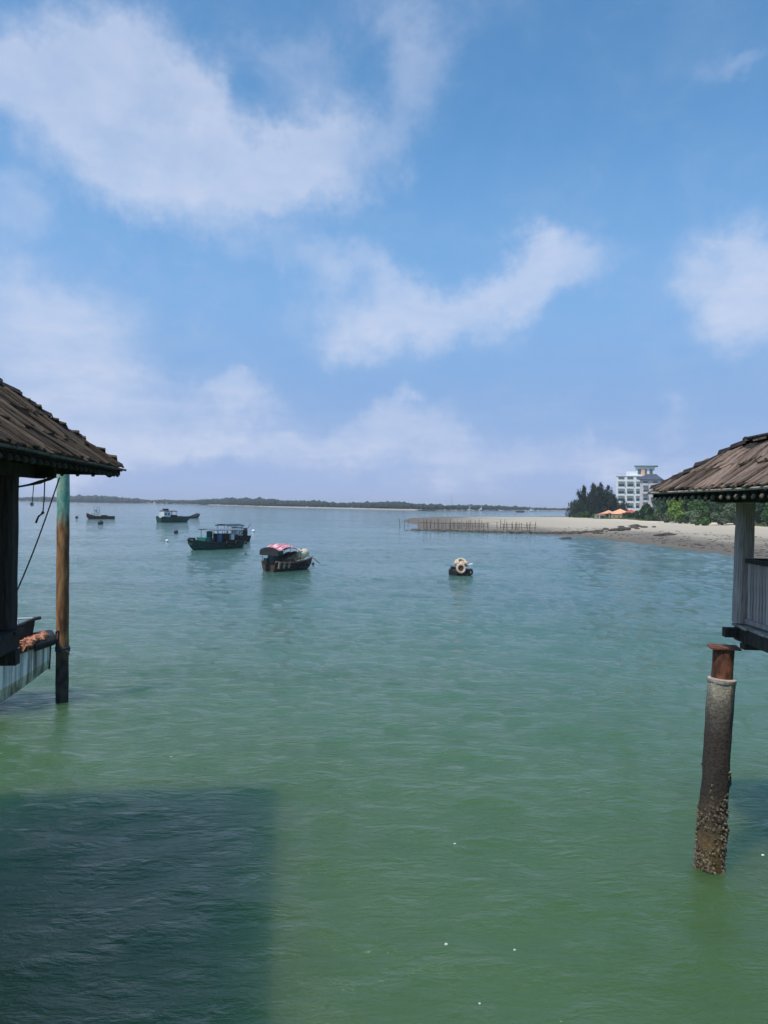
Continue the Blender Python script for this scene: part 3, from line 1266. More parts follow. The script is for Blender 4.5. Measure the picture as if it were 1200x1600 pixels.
for k in (.35, 3.4, 6.4):
    b0 = dc + Lr * k + Wr * .0
    MB().beam(V((b0.x, b0.y, DECK - .275)), V((b0.x, b0.y, DECK - .275)) + Wr * 2.3, .14, .08).build('cross_beam', M['dark_wood'], pr)
# slatted railing along the deck edge, from the corner post towards the camera
rail_x = base + Wr * .02
rz0, rz1 = DECK + .10, DECK + .91
rail = bpy.data.objects.new('railing', None)
COL.objects.link(rail)
rail.parent = pr
q0 = rail_x + Lr * .13
q1 = rail_x + Lr * 2.78
MB().beam(V((q0.x, q0.y, rz1)), V((q1.x, q1.y, rz1)), .09, .055).build('top_rail', M['dark_wood'], rail)
MB().beam(V((q0.x, q0.y, rz0 - .03)), V((q1.x, q1.y, rz0 - .03)), .07, .06).build('bottom_rail', M['grey_wood'], rail)
sl = []
for i in range(30):
    p = rail_x + Lr * (.19 + i * .088)
    m = MB()
    hgt = rz1 - .031 - rz0 - .003
    m.box((0, 0, 0), (.022, .068, hgt))
    o = put('slat', sl[i % 5] if len(sl) >= 5 else m.mesh('slat', M['grey_wood']), rail,
            Matrix.Translation(V((p.x, p.y, rz0 + .003 + hgt / 2 - .0015))) @ Matrix.Rotation(R(rnd.gauss(0, .6)), 4, 'X') @ Matrix.Rotation(R(rnd.gauss(0, 4)), 4, 'Z'))
    if len(sl) < 5:
        sl.append(o.data)
# same railing across the far end, seen only from further right
rail2 = bpy.data.objects.new('railing', None)
COL.objects.link(rail2)
rail2.parent = pr
q0 = base + Wr * .13
q1 = base + Wr * 1.62
MB().beam(V((q0.x, q0.y, rz1)), V((q1.x, q1.y, rz1)), .055, .055).build('top_rail', M['dark_wood'], rail2)
MB().beam(V((q0.x, q0.y, rz0 - .03)), V((q1.x, q1.y, rz0 - .03)), .05, .06).build('bottom_rail', M['grey_wood'], rail2)
for i in range(16):
    p = base + Wr * (.2 + i * .09)
    put('slat', sl[i % 5], rail2, Matrix.Translation(V((p.x, p.y, rz0 + .003 + hgt / 2 - .0015))) @ Matrix.Rotation(R(90 + rnd.gauss(0, 4)), 4, 'Z'))


# concrete pile with its rusty steel head
def make_pile(root, top, bot, r, detail=True):
    top, bot = V(top), V(bot)
    m = MB()
    n, rows = 28, 80
    vs, fs = [], []
    ztop = top.z - .46
    d = (top - bot) / (top.z - bot.z)
    for i in range(rows):
        z = -2.0 + (ztop + 2.0) * i / (rows - 1)
        c = bot + d * (z - bot.z)
        low = max(0, min(1, (1.35 - z) / 1.2))
        for k in range(n):
            th = 2 * math.pi * k / n
            q = V((math.cos(th), math.sin(th), 0))
            s = mnoise.noise(V((q.x * 1.6, q.y * 1.6, z * 2.2)) * 1.3) * .018
            s += low * (.002 + abs(mnoise.noise(V((q.x * 3, q.y * 3, z * 7.0)))) * .03)
            vs.append(c + q * (r * (1 + .03 * (ztop - z) / 4) + s))
    for i in range(rows - 1):
        for k in range(n):
            fs.append((i * n + k, i * n + (k + 1) % n, (i + 1) * n + (k + 1) % n, (i + 1) * n + k))
    fs.append(tuple((rows - 1) * n + k for k in range(n)))
    m.add(vs, fs)
    pile = m.build('pile', M['pile'], root, True)
    c = bot + d * (ztop - bot.z)
    m = MB()
    m.tube([c - d * .045, c - d * .03, c + d * .015, c + d * .028], [r + .002, r + .014, r + .013, r - .01], 22)
    m.build('collar', M['plank'], pile, True)
    m = MB()
    m.tube([c + d * .029, c + d * .2, c + d * .44], [r * .80, r * .79, r * .80], 22)
    m.build('steel_head', M['rust'], pile, True)
    m = MB()
    m.box(c + d * .458, (.39, .34, .022), Matrix.Rotation(R(-14), 3, 'Z'))
    m.build('cap_plate', M['rust'], pile)
    if detail:
        m = MB()
        rr = random.Random(9)
        for _ in range(2200):
            z = -.15 + 1.6 * rr.random() ** 2.2
            th = rr.uniform(0, 2 * math.pi)
            q = V((math.cos(th), math.sin(th), 0))
            if mnoise.noise(V((q.x * 1.7, q.y * 1.7, z * 3.2))) < -.12 + .35 * max(0, z - .3):
                continue
            s = rr.uniform(.008, .026)
            c2 = bot + d * (z - bot.z) + q * (r * 1.03 + .004 + rr.uniform(0, .016))
            m.ball(c2, (s * rr.uniform(.7, 1.2), s * rr.uniform(.7, 1.2), s * rr.uniform(.6, 1.5)), 5, 3, 0, .35, rr)
        o = m.build('oyster_cluster', M['oyster'], pile, False)
        tag(o, kind='stuff')
    return pile


ptop = at(1131, 1011, 10.42)
pbot = at(1108.5, 1362, 10.3)
make_pile(pr, rel(pr, ptop), rel(pr, V((pbot.x, pbot.y, 0))), .178)
for k, off in ((3.3, 0), (6.4, 0), (.3, 2.1), (3.3, 2.1), (6.4, 2.1)):
    b = rel(pr, V((pbot.x, pbot.y, 0))) + Lr * k + Wr * (off + .25)
    if off == 0:
        b += Wr * .05
    make_pile(pr, V((b.x, b.y, ptop.z)), b, .178, False)

# ---- left pavilion
LC = (-3.88, 10.8)
LL, LW = (.13, -.99), (-.99, -.13)
LZ, LA, LR_, LH, LLEN = 5.475, 1.22, .97, 2.35, 7.6
pl, P, prof, Z, rnd = pavilion('open pavilion on the left with dark brown bark roof above the moored white boat', LC, LL, LW, LZ, LA, LR_, LH, .2, LLEN, M['shingle_l'], 33, R(6), 3, .13)
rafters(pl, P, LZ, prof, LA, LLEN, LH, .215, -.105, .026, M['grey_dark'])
Ll, Wl = V((*LL, 0)).normalized(), V((*LW, 0)).normalized()
pb = at(7, 993, 9.0)
pt = at(12, 715, 9.0)
base = rel(pl, V((pb.x, pb.y, DECK + .01)))
topz = LZ - .20
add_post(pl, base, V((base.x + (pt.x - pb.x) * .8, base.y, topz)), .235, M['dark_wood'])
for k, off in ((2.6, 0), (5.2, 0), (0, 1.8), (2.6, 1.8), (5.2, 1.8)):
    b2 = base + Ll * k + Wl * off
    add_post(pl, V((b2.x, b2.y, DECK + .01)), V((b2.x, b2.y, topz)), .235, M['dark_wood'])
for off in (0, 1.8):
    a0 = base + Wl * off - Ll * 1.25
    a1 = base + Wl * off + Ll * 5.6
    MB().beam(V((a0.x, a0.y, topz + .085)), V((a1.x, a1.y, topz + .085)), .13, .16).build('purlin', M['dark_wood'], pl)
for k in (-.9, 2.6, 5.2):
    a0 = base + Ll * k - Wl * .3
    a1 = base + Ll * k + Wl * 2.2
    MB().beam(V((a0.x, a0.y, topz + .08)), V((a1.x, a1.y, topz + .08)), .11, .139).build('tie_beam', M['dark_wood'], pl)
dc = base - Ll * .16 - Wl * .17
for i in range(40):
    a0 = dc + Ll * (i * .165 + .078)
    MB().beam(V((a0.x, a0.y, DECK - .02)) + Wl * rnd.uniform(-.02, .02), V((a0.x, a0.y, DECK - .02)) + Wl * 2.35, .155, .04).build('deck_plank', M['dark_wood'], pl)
for off in (.10, 1.2, 2.2):
    a0 = dc + Wl * off + Ll * .02
    a1 = dc + Wl * off + Ll * 6.5
    MB().beam(V((a0.x, a0.y, DECK - .14)), V((a1.x, a1.y, DECK - .14)), .12, .19).build('joist', M['dark_wood'], pl)
for k in (.2, 3.3, 6.2):
    b0 = dc + Ll * k - Wl * .0
    MB().beam(V((b0.x, b0.y, DECK - .325)), V((b0.x, b0.y, DECK - .325)) + Wl * 2.3, .16, .18).build('cross_beam', M['dark_wood'], pl)
for k, off in ((.2, .55), (3.3, .55), (6.2, .55), (.2, 2.0), (3.3, 2.0), (6.2, 2.0)):
    b = dc + Ll * k + Wl * off
    make_pile(pl, V((b.x, b.y, DECK - .42)), V((b.x, b.y, 0)), .178, False)
# bent wire hook at the eave corner
m = MB()
hk = [at(158, 735, 10.75), at(164, 741, 10.75), at(171, 745.5, 10.75), at(176, 743, 10.75), at(177.5, 737, 10.75), at(174, 731, 10.75)]
m.tube([rel(pl, p) for p in hk], .012, 6)
m.build('wire_hook', M['rope'], pl)

# ------------------------------------------------------------------ ropes under the left roof
m = MB()
pts = []
p0, p1 = at(93, 746, 10.25), at(6, 968, 9.35)
for i in range(13):
    t = i / 12
    q = p0.lerp(p1, t)
    q.z -= .10 * math.sin(math.pi * t)
    pts.append(q)
m.tube(pts, .0095, 6)
o = m.build('rope', M['rope'], None, True)
tag(o, 'long slack rope slanting from the left eave down to the deck', 'rope')
m = MB()
pts = []
p0, p1 = at(19, 762, 9.15), at(86, 745, 10.2)
for i in range(9):
    t = i / 8
    q = p0.lerp(p1, t)
    q.z -= .02 * math.sin(math.pi * t)
    pts.append(q)
m.tube(pts, [.012, .012, .013, .014, .02, .026, .02, .024, .016], 6)
o = m.build('rope', M['rope'], None, True)
tag(o, 'thick bundled rope tied level under the left eave', 'rope')
t = thing('hanging_line', 'thin cord with a small white float under the left eave', 'cord', at(53, 757, 9.75))
b = t.location
MB().tube([rel(t, at(53, 755, 9.75)), rel(t, at(51.5, 772, 9.75)), rel(t, at(50.5, 786, 9.75))], .006, 5).build('cord', M['pale_rope'], t)
MB().ball(rel(t, at(50, 788, 9.75)), (.024, .024, .028), 10, 7).build('float', M['foam'], t, True)
t = thing('hanging_line', 'thin hanging cord ending in a dark knot by the slanting rope', 'cord', at(70, 748, 9.95))
MB().tube([rel(t, at(70, 748, 9.95)), rel(t, at(69, 780, 9.95)), rel(t, at(67, 801, 9.95))], .008, 5).build('cord', M['rope'], t)
MB().ball(rel(t, at(67, 801, 9.95)), .022, 8, 6).build('knot', M['rope'], t, True)
MB().tube([rel(t, at(66.5, 802, 9.95)), rel(t, at(60, 807, 9.95)), rel(t, at(56, 817, 9.95))], [.012, .012, .015], 5).build('loose_end', M['rope'], t)

# ------------------------------------------------------------------ mooring pile by the white boat
mp = at(97.5, 1095, 18.2)
t = thing('mooring_pile', 'tall steel mooring pile with green paint over orange rust', 'pile', (mp.x, mp.y, 0))
m = MB()
tp = at(100.5, 741, 18.2)
topv = V((tp.x - mp.x, 0, 5.66))
n, rows = 20, 30
vs, fs = [], []
for i in range(rows):
    q = V((0, 0, -1.5)).lerp(topv, i / (rows - 1))
    rr = .152 + .004 * math.sin(i * 1.7) - .006 * i / rows
    vs += [q + V((math.cos(2 * math.pi * k / n), math.sin(2 * math.pi * k / n), 0)) * rr for k in range(n)]
for i in range(rows - 1):
    for k in range(n):
        fs.append((i * n + k, i * n + (k + 1) % n, (i + 1) * n + (k + 1) % n, (i + 1) * n + k))
fs.append(tuple((rows - 1) * n + k for k in range(n)))
m.add(vs, fs)
m.build('shaft', M['mooring'], t, True)
m = MB()
for z in (1.28, 1.325, 1.36):
    m.torus((topv.x * z / 5.66, 0, z), .158, .022, (.04, .03, 1), 20, 6)
m.tube([(.12, -.12, 1.3), (.19, -.13, 1.28), (.20, -.13, 1.2)], .02, 6)
m.tube([(-.12, -.11, 1.36), (-.13, -.115, 1.75), (-.05, -.16, 1.8), (-.06, -.165, 1.4)], .018, 6)
m.build('mooring_rope', M['rope'], t, True)


# ------------------------------------------------------------------ boats
def hull_mesh(mb, L, B, sheer, bottom, hb, deck=.2, n=16, flare=.8, mi=0, dmi=1):
    """x from 0 (stern) to L (bow). sheer/bottom/hb are functions of t in 0..1; deck = depth of the deck below the sheer"""
    rows = []
    for i in range(n + 1):
        t = i / n
        x = L * t
        b, zs, zb = hb(t) * B / 2, sheer(t), bottom(t)
        w = min(.07, b * .3)
        rows.append([(x, -b, zs), (x, -b * flare * .99, zb + (zs - zb) * .34), (x, -b * flare * .55, zb), (x, b * flare * .55, zb), (x, b * flare * .99, zb + (zs - zb) * .34), (x, b, zs),
                     (x, b - w, zs), (x, b - w, zs - deck), (x, -b + w, zs - deck), (x, -b + w, zs)])
    m = 10
    vs = [p for r in rows for p in r]
    out, dk = [], []
    for i in range(n):
        for k in range(m):
            f = (i * m + k, i * m + (k + 1) % m, (i + 1) * m + (k + 1) % m, (i + 1) * m + k)
            (dk if k in (6, 7, 8) else out).append(f)
    out.append(tuple(range(m)))
    out.append(tuple(n * m + k for k in reversed(range(m))))
    o = len(mb.v)
    mb.v += vs
    mb.f += [tuple(i + o for i in f) for f in out + dk]
    mb.mi += [mi] * len(out) + [dmi] * len(dk)
    return rows


def sheet(mb, pts_grid, th, mi=0):
    """thin solid from a grid of top points"""
    nr, nc = len(pts_grid), len(pts_grid[0])
    vs = [V(p) for r in pts_grid for p in r] + [V(p) - V((0, 0, th)) for r in pts_grid for p in r]
    o = nr * nc
    fs = []
    for i in range(nr - 1):
        for k in range(nc - 1):
            f = (i * nc + k, i * nc + k + 1, (i + 1) * nc + k + 1, (i + 1) * nc + k)
            fs += [f, tuple(o + j for j in reversed(f))]
    for i in range(nr - 1):
        for k in (0, nc - 1):
            fs.append((i * nc + k, (i + 1) * nc + k, o + (i + 1) * nc + k, o + i * nc + k))
    for k in range(nc - 1):
        for i in (0, nr - 1):
            fs.append((i * nc + k, i * nc + k + 1, o + i * nc + k + 1, o + i * nc + k))
    mb.add(vs, fs, mi)


def canopy(mb, x0, x1, w, z, crown, th=.04, nx=6, ny=8, sag=.03, tilt=0, arch=0):
    g = []
    for i in range(nx + 1):
        x = x0 + (x1 - x0) * i / nx
        g.append([(x, -w / 2 + w * k / ny, z + tilt * i / nx + arch * math.sin(math.pi * min(1, i / nx * 1.05)) + crown * (1 - (2 * k / ny - 1) ** 2) - sag * abs(math.sin(math.pi * i / nx * 3))) for k in range(ny + 1)])
    sheet(mb, g, th)


# ---- the white boat moored under the left pavilion
Bw = at(82, 1012, 18.3)
ax = V((.88, .47)).normalized()       # its bow points this way
hdg = math.atan2(ax.y, ax.x)
bt = thing('fishing_boat', 'big white stained wooden boat with black bulwark moored beside the mooring pile', 'boat', (Bw.x - .1, Bw.y, 0), hdg)
# local space: bow at x=0, hull goes to -x
LB = 8.2
mb = MB()
rows = hull_mesh(mb, LB, 2.5, lambda t: 1.02 + .58 * max(0, (t - .55) / .45) ** 1.7, lambda t: -.35 + 1.22 * max(0, (t - .70) / .30) ** 1.5,
                 lambda t: (1 - .66 * max(0, (t - .62) / .38) ** 2.0) * min(1, .8 + t), .06, 26, .965)
mb.v = [(x - LB, y, z) for x, y, z in mb.v]
mb.build('hull', [M['bighull'], M['black_paint']], bt)
rows = [[(p[0] - LB, p[1], p[2]) for p in r] for r in rows]
for s, nm in ((0, 1), (5, -1)):
    m = MB()
    m.tube([(r[s][0], r[s][1] * 1.015, r[s][2] - .02) for r in rows], .05, 7)
    m.build('rub_rail', M['black_paint'], bt, True)


def at_x(x):
    i = (x + LB) / LB * (len(rows) - 1)
    k = max(0, min(len(rows) - 2, int(i)))
    f = i - k
    return [tuple(rows[k][j][c] * (1 - f) + rows[k + 1][j][c] * f for c in range(3)) for j in range(10)]


# bulwark: black planks standing inboard of the sheer, rising to a flared horn near the bow
for s, sg in ((0, 1), (5, -1)):
    m = MB()
    ga, gb = [], []
    xs = [-6.0, -5, -4, -3.2, -2.5, -2, -1.5, -1.1, -.75, -.42] if s == 0 else [-6.0, -5, -4, -3.2, -2.6, -2.1]
    for x in xs:
        p = at_x(x)[s]
        h = .26 + (.36 if s == 0 else .05) * max(0, min(1, (x + 3.4) / 2.9)) ** 1.3
        y = p[1] * .62
        ga.append(V((x, y, p[2] - .05)))
        gb.append(V((x + .16 * h, y * 1.12, p[2] + h)))
    for i in range(len(xs) - 1):
        d = V((0, .035 * sg, 0))
        m.prism([ga[i], ga[i + 1], gb[i + 1], gb[i]], [ga[i] + d, ga[i + 1] + d, gb[i + 1] + d, gb[i] + d])
    m.build('bulwark', M['black_paint'], bt)
    m = MB()
    m.tube([q + V((0, .017 * sg, .01)) for q in gb] + [gb[-1] + V((.12, .0, .03))], .042, 7)
    m.build('cap_rail', M['black_paint'], bt, True)
# cross timber closing the bulwark at the bow
a_, b_ = at_x(-.55)[0], at_x(-.55)[5]
MB().beam((-.52, a_[1] * .66, a_[2] + .22), (-.52, b_[1] * .66, b_[2] + .22), .06, .42).build('bow_board', M['black_paint'], bt)
# dark bow bumper
m = MB()
pp = [at_x(-.35)[0], at_x(-.02)[0], at_x(-.02)[5], at_x(-.35)[5]]
m.tube([V(pp[0]) + V((0, -.04, -.02)), V(pp[1]) + V((.07, -.02, -.02)), V(pp[2]) + V((.07, .02, -.02)), V(pp[3]) + V((0, .04, -.02))], .12, 9)
m.build('bow_fender', M['rubber'], bt, True)
m = MB()
m.prism([V(at_x(-.02)[0]) + V((.015, 0, -.08)), V(at_x(-.02)[5]) + V((.015, 0, -.08)), V(at_x(-.02)[3]) + V((.015, 0, -.03)), V(at_x(-.02)[2]) + V((.015, 0, -.03))],
        [V(at_x(-.02)[0]) + V((.06, 0, -.08)), V(at_x(-.02)[5]) + V((.06, 0, -.08)), V(at_x(-.02)[3]) + V((.05, 0, -.03)), V(at_x(-.02)[2]) + V((.05, 0, -.03))])
m.build('stem_board', M['black_paint'], bt)
# low deckhouse and white hand rail aft of the bow
MB().box((-4.6, 0, 1.5), (2.6, 1.25, 1.1)).build('deckhouse', M['white_paint'], bt)
MB().box((-4.6, 0, 2.08), (2.9, 1.5, .06)).build('deckhouse_roof', M['grey_tarp'], bt)
m = MB()
for s in (.18, .62):
    pass


def to_local(t, p):
    c, s_ = math.cos(t.rotation_euler.z), math.sin(t.rotation_euler.z)
    d = V(p) - t.location
    return V((d.x * c + d.y * s_, -d.x * s_ + d.y * c, d.z))


ra, rb, rc_ = at(-40, 968, 18.0), at(28, 967, 18.3), at(50, 966, 18.6)
for q in (ra, rb, rc_):
    q = to_local(bt, q)
    m.tube([(q.x, q.y, 1.1), (q.x, q.y, q.z)], .022, 6)
m.tube([to_local(bt, q) for q in (ra, rb, rc_)], .026, 6)
m.tube([to_local(bt, q) + V((0, 0, -.26)) for q in (ra, rb)] + [to_local(bt, rc_) + V((0, 0, -.03))], .02, 6)
m.build('hand_rail', M['white_paint'], bt, True)
# white thwart end
MB().box((-2.05, -1.0, 1.10), (.65, .2, .05)).build('side_board', M['white_paint'], bt)


def local_to_world(t, p):
    c, s = math.cos(t.rotation_euler.z), math.sin(t.rotation_euler.z)
    return V((t.location.x + p[0] * c - p[1] * s, t.location.y + p[0] * s + p[1] * c, t.location.z + p[2]))


# old net heaped on the near bow ledge
m = MB()
rr = random.Random(4)
for k in range(26):
    x = -.16 - rr.random() * .95
    e = at_x(x)[0]
    y = e[1] * rr.uniform(.72, .98)
    m.ball(local_to_world(bt, (x, y, e[2] + .05 + rr.random() * .12)), (rr.uniform(.09, .17), rr.uniform(.09, .16), rr.uniform(.06, .12)), 8, 5, 0, .25, rr)
for k in range(16):
    x = -.2 - rr.random() * .9
    e = at_x(x)[0]
    pts = [local_to_world(bt, (x + rr.uniform(-.1, .1) * j, e[1] * (.75 + .13 * j), e[2] + .16 - .012 * j * j * rr.random() + rr.uniform(-.02, .05))) for j in range(3)]
    pts.append(local_to_world(bt, (x + rr.uniform(-.12, .12), e[1] * 1.06, e[2] + .02 - rr.random() * .12)))
    m.tube(pts, .022, 5)
o = m.build('fishing_net', M['net'], None, False)
tag(o, 'faded orange fishing net heaped on the bow of the white boat', 'net')
# tyres hung as fenders
e = at_x(-2.05)[0]
tyre = local_to_world(bt, (-1.95, e[1] * .80, 1.42))
m = MB()
m.torus(tyre, .27, .10, (.25, -.95, .35), 22, 9)
o = m.build('tyre', M['rubber'], None, True)
tag(o, 'black tyre fender lying against the bulwark of the white boat', 'tyre')

# ---- boat with the striped canopy
A0, A1 = sea_at(419, 893), sea_at(481, 887.5)
d = A1 - A0
LA_ = d.length
bt = thing('small_boat', 'small wooden boat under a faded red and white cloth canopy', 'boat', (A0.x, A0.y, 0), math.atan2(d.y, d.x))
k = 1.0
mb = MB()
hull_mesh(mb, LA_, 1.75, lambda t: .62 + .30 * abs(t - .35) ** 1.5 * 2, lambda t: -.2 + .35 * max(0, (t - .7) / .3) ** 2, lambda t: (1 - .5 * max(0, (t - .6) / .4) ** 2) * (.82 + .18 * min(1, t * 4)), .25, 14)
mb.build('hull', [M['hull_brown'], M['tan']], bt)
for sg in (-1, 1):
    m = MB()
    m.tube([(LA_ * t, sg * 1.75 / 2 * (1 - .5 * max(0, (t - .6) / .4) ** 2) * (.82 + .18 * min(1, t * 4)) * 1.02, .62 + .30 * abs(t - .35) ** 1.5 * 2) for t in [i / 14 for i in range(15)]], .05, 6)
    m.build('rub_rail', M['tan'], bt)
m = MB()
canopy(m, .1, LA_ * .62, 1.9, 1.55, .22, .05, 10, 10, .07, -.12, .34)
m.build('canopy', M['stripe'], bt, True)
m = MB()
sheet(m, [[(.08, -.95 + 1.9 * i / 6, 1.56 + .22 * (1 - (2 * i / 6 - 1) ** 2)), (.02, -.95 + 1.9 * i / 6, 1.2)] for i in range(7)], .03)
m.build('canopy_flap', M['black_paint'], bt)
for x in (.2, LA_ * .33, LA_ * .60):
    for y in (-.78, .78):
        MB().tube([(x, y, .5), (x, y * 1.1, 1.56 + .34 * math.sin(math.pi * min(1, (x - .1) / (LA_ * .66 - .1))))], .02, 6).build('canopy_post', M['dark_wood'], bt)
MB().box((LA_ * .30, .55, 1.05), (1.6, .05, .7), Matrix.Rotation(R(8), 3, 'X')).build('side_sheet', M['teal'], bt)
m = MB()
m.beam((.35, -.55, .75), (2.5, -.35, 1.32), .35, .16)
m.beam((.7, -.5, .95), (2.3, .1, 1.25), .25, .2)
m.build('folded_sail', M['black_paint'], bt)
m = MB()
m.tube([(LA_ * .58, -.55, 1.0), (LA_ * .70, -.5, 1.15), (LA_ * .85, -.25, 1.22), (LA_ * .96, .0, 1.16)], [.26, .36, .34, .22], 10)
m.tube([(LA_ * .62, .3, .95), (LA_ * .75, .25, 1.05), (LA_ * .9, .15, 1.05)], [.22, .28, .2], 10)
m.build('tarpaulin_roll', M['cream'], bt, True)
MB().tube([(LA_ * .48, -.5, .72), (LA_ * .6, -.4, .95)], .2, 9).build('bundle', M['tan'], bt, True)
m = MB()
m.box((-.18, 0, .78), (.3, .32, .42))
m.box((-.2, 0, .3), (.14, .12, .75))
m.build('outboard_motor', M['rubber'], bt)
MB().ball((.45, -.3, 1.0), (.16, .16, .34), 8, 6).build('jerrycan', M['green_paint'], bt, True)
for i, x in enumerate((.42, .52, .62, .72)):
    MB().torus((LA_ * x, -1.75 / 2 * (1 - .5 * max(0, (x - .6) / .4) ** 2) - .06, .38), .2, .075, (0, 1, 0), 14, 6).build('tyre', M['rubber'], bt, True)
for x in (.06, .18, .30):
    MB().box((LA_ * x, -.85, .48), (.16, .06, .5), Matrix.Rotation(R(14), 3, 'Y')).build('loose_plank', M['tan'], bt)
MB().tube([(LA_ * .93, -.1, .98), (LA_ * 1.06, -.35, .75), (LA_ * 1.16, -.62, .35)], .022, 6).build('oar', M['dark_wood'], bt)

# ---- green fishing boat
A0, A1 = sea_at(297, 859.5), sea_at(372, 855.5)
d = A0 - A1
L_ = d.length
bt = thing('fishing_boat', 'dark green fishing boat with grey flat canopy nearest of the green boats', 'boat', (A1.x, A1.y, 0), math.atan2(d.y, d.x))
mb = MB()
sh = lambda t: .80 + .32 * max(0, (t - .6) / .4) ** 1.7 + .12 * max(0, .25 - t)
hbf = lambda t: (1 - .6 * max(0, (t - .62) / .38) ** 2) * (.85 + .15 * min(1, t * 4))
hull_mesh(mb, L_, 2.3, sh, lambda t: -.3 + .8 * max(0, (t - .78) / .22) ** 2, hbf, .3, 16)
mb.build('hull', [M['green_paint'], M['hull_dark']], bt)
for sg in (-1, 1):
    m = MB()
    m.tube([(L_ * t, sg * 1.15 * hbf(t) * 1.02, sh(t) - .1) for t in [i / 14 for i in range(15)]], .06, 6)
    m.build('rub_rail', M['hull_dark'], bt)
MB().box((L_ * .97, 0, 1.17), (.35, .7, .2)).build('bow_post', M['hull_dark'], bt)
MB().box((L_ * .74, 0, .98), (.7, 1.3, .55)).build('fore_locker', M['bright_green'], bt)
rr = random.Random(31)
for k in range(9):
    x, y = L_ * rr.uniform(.06, .62), rr.uniform(-.8, .8)
    MB().ball((x, y, rr.uniform(.8, 1.15)), (rr.uniform(.2, .42), rr.uniform(.2, .4), rr.uniform(.18, .34)), 8, 5, 0, .25, rr).build('net_heap', rr.choice([M['hull_dark'], M['rubber'], M['grey_tarp'], M['maroon'], M['green_paint']]), bt)
for k in range(5):
    x = L_ * rr.uniform(.05, .6)
    MB().tube([(x, rr.uniform(.2, .9), .8), (x + rr.uniform(-.5, .5), rr.uniform(.5, 1.1), 1.9)], .025, 5).build('net_pole', M['dark_wood'], bt)
MB().box((L_ * .63, .1, 1.4), (.3, .6, 1.0)).build('wheel_stand', M['green_paint'], bt)
m = MB()
canopy(m, L_ * .02, L_ * .72, 2.2, 2.03, .10, .05, 6, 6, .02, .04)
m.build('canopy', M['grey_tarp'], bt)
for x in (.12, .3, .48, .66):
    for y in (-.95, .95):
        MB().tube([(L_ * x, y, .7), (L_ * x, y, 2.04)], .03, 6).build('canopy_post', M['hull_dark'], bt)
MB().box((L_ * .36, .1, 1.3), (1.6, 1.2, .6)).build('engine_box', M['hull_dark'], bt)
MB().tube([(L_ * .5, .65, .8), (L_ * .5, .65, 1.65)], .27, 10).build('barrel', M['blue'], bt, True)
MB().tube([(L_ * .56, -.3, .8), (L_ * .56, -.3, 1.7)], .24, 10).build('barrel', M['white_paint'], bt, True)
MB().box((L_ * .18, .5, 1.15), (.7, .7, .7)).build('crate', M['maroon'], bt)
MB().box((L_ * .26, .75, 1.25), (.5, .4, .6)).build('crate', M['white_paint'], bt)
for x in (.2, .4):
    MB().torus((L_ * x, 1.22, .55), .24, .09, (0, 1, 0), 14, 6).build('tyre', M['rubber'], bt, True)

# ---- the boat lying just behind it
A1 = sea_at(384, 846)
A0 = sea_at(338, 848)
d = A0 - A1
L_ = d.length
bt = thing('fishing_boat', 'cluttered dark boat with blue black roof half hidden behind the green boat', 'boat', (A1.x, A1.y, 0), math.atan2(d.y, d.x))
mb = MB()
hull_mesh(mb, L_, 2.2, lambda t: .8 + .4 * max(0, (t - .6) / .4) ** 1.7, lambda t: -.3 + .7 * max(0, (t - .78) / .22) ** 2, hbf, .3, 14)
mb.build('hull', [M['hull_dark'], M['hull_dark']], bt)
m = MB()
canopy(m, L_ * .28, L_ * .85, 2.3, 2.1, .2, .05, 6, 8, .02)
m.build('canopy', M['blue_tarp'], bt, True)
for x in (.32, .56, .8):
    for y in (-.9, .9):
        MB().tube([(L_ * x, y, .7), (L_ * x, y, 2.12)], .03, 6).build('canopy_post', M['hull_dark'], bt)
MB().box((L_ * .36, .3, 1.35), (.9, 1.1, 1.1)).build('cabin', M['white_paint'], bt)
MB().box((L_ * .2, .5, 1.1), (.8, .8, .8)).build('crate', M['hull_dark'], bt)
MB().ball((L_ * .12, .2, 1.35), (.45, .5, .4), 9, 6, 0, .2).build('net_heap', M['rubber'], bt)
MB().ball((L_ * .03, .1, 1.65), (.22, .22, .2), 9, 6).build('float', M['teal'], bt, True)
MB().tube([(L_ * .1, -.3, .9), (L_ * .02, -.4, 2.1)], .04, 6).build('net_pole', M['hull_dark'], bt)
MB().tube([(L_ * .2, .6, .9), (L_ * .0, .8, 2.3)], .035, 6).build('net_pole', M['hull_dark'], bt)

# ---- distant boat with wheelhouse and its tender
A0, A1 = sea_at(248, 816), sea_at(294, 815.5)
d = A1 - A0
L_ = d.length
bt = thing('fishing_boat', 'distant dark green boat with black topped wheelhouse at its left end', 'boat', (A0.x, A0.y, 0), math.atan2(d.y, d.x))
mb = MB()
hull_mesh(mb, L_, 2.6, lambda t: 1.15 + .35 * abs(t - .5) ** 1.5 * 2, lambda t: -.3 + .8 * max(0, (t - .8) / .2) ** 2, hbf, .3, 14)
mb.build('hull', [M['green_paint'], M['hull_dark']], bt)
MB().box((L_ * .20, 0, 1.75), (1.9, 1.8, 1.4)).build('wheelhouse', M['white_paint'], bt)
m = MB()
for y in (-.915, .915):
    for x in (.15, .25):
        m.box((L_ * x, y, 1.95), (.5, .02, .5))
m.build('window', M['glass'], bt)
m = MB()
canopy(m, L_ * .10, L_ * .52, 2.3, 2.62, .15, .07, 5, 6, .02)
m.build('canopy', M['hull_dark'], bt, True)
MB().box((L_ * .22, 0, 3.0), (1.1, .9, .42)).build('roof_box', M['black_paint'], bt)
for x in (.36, .50):
    for y in (-.9, .9):
        MB().tube([(L_ * x, y, .9), (L_ * x, y, 2.66)], .05, 6).build('canopy_post', M['hull_dark'], bt)
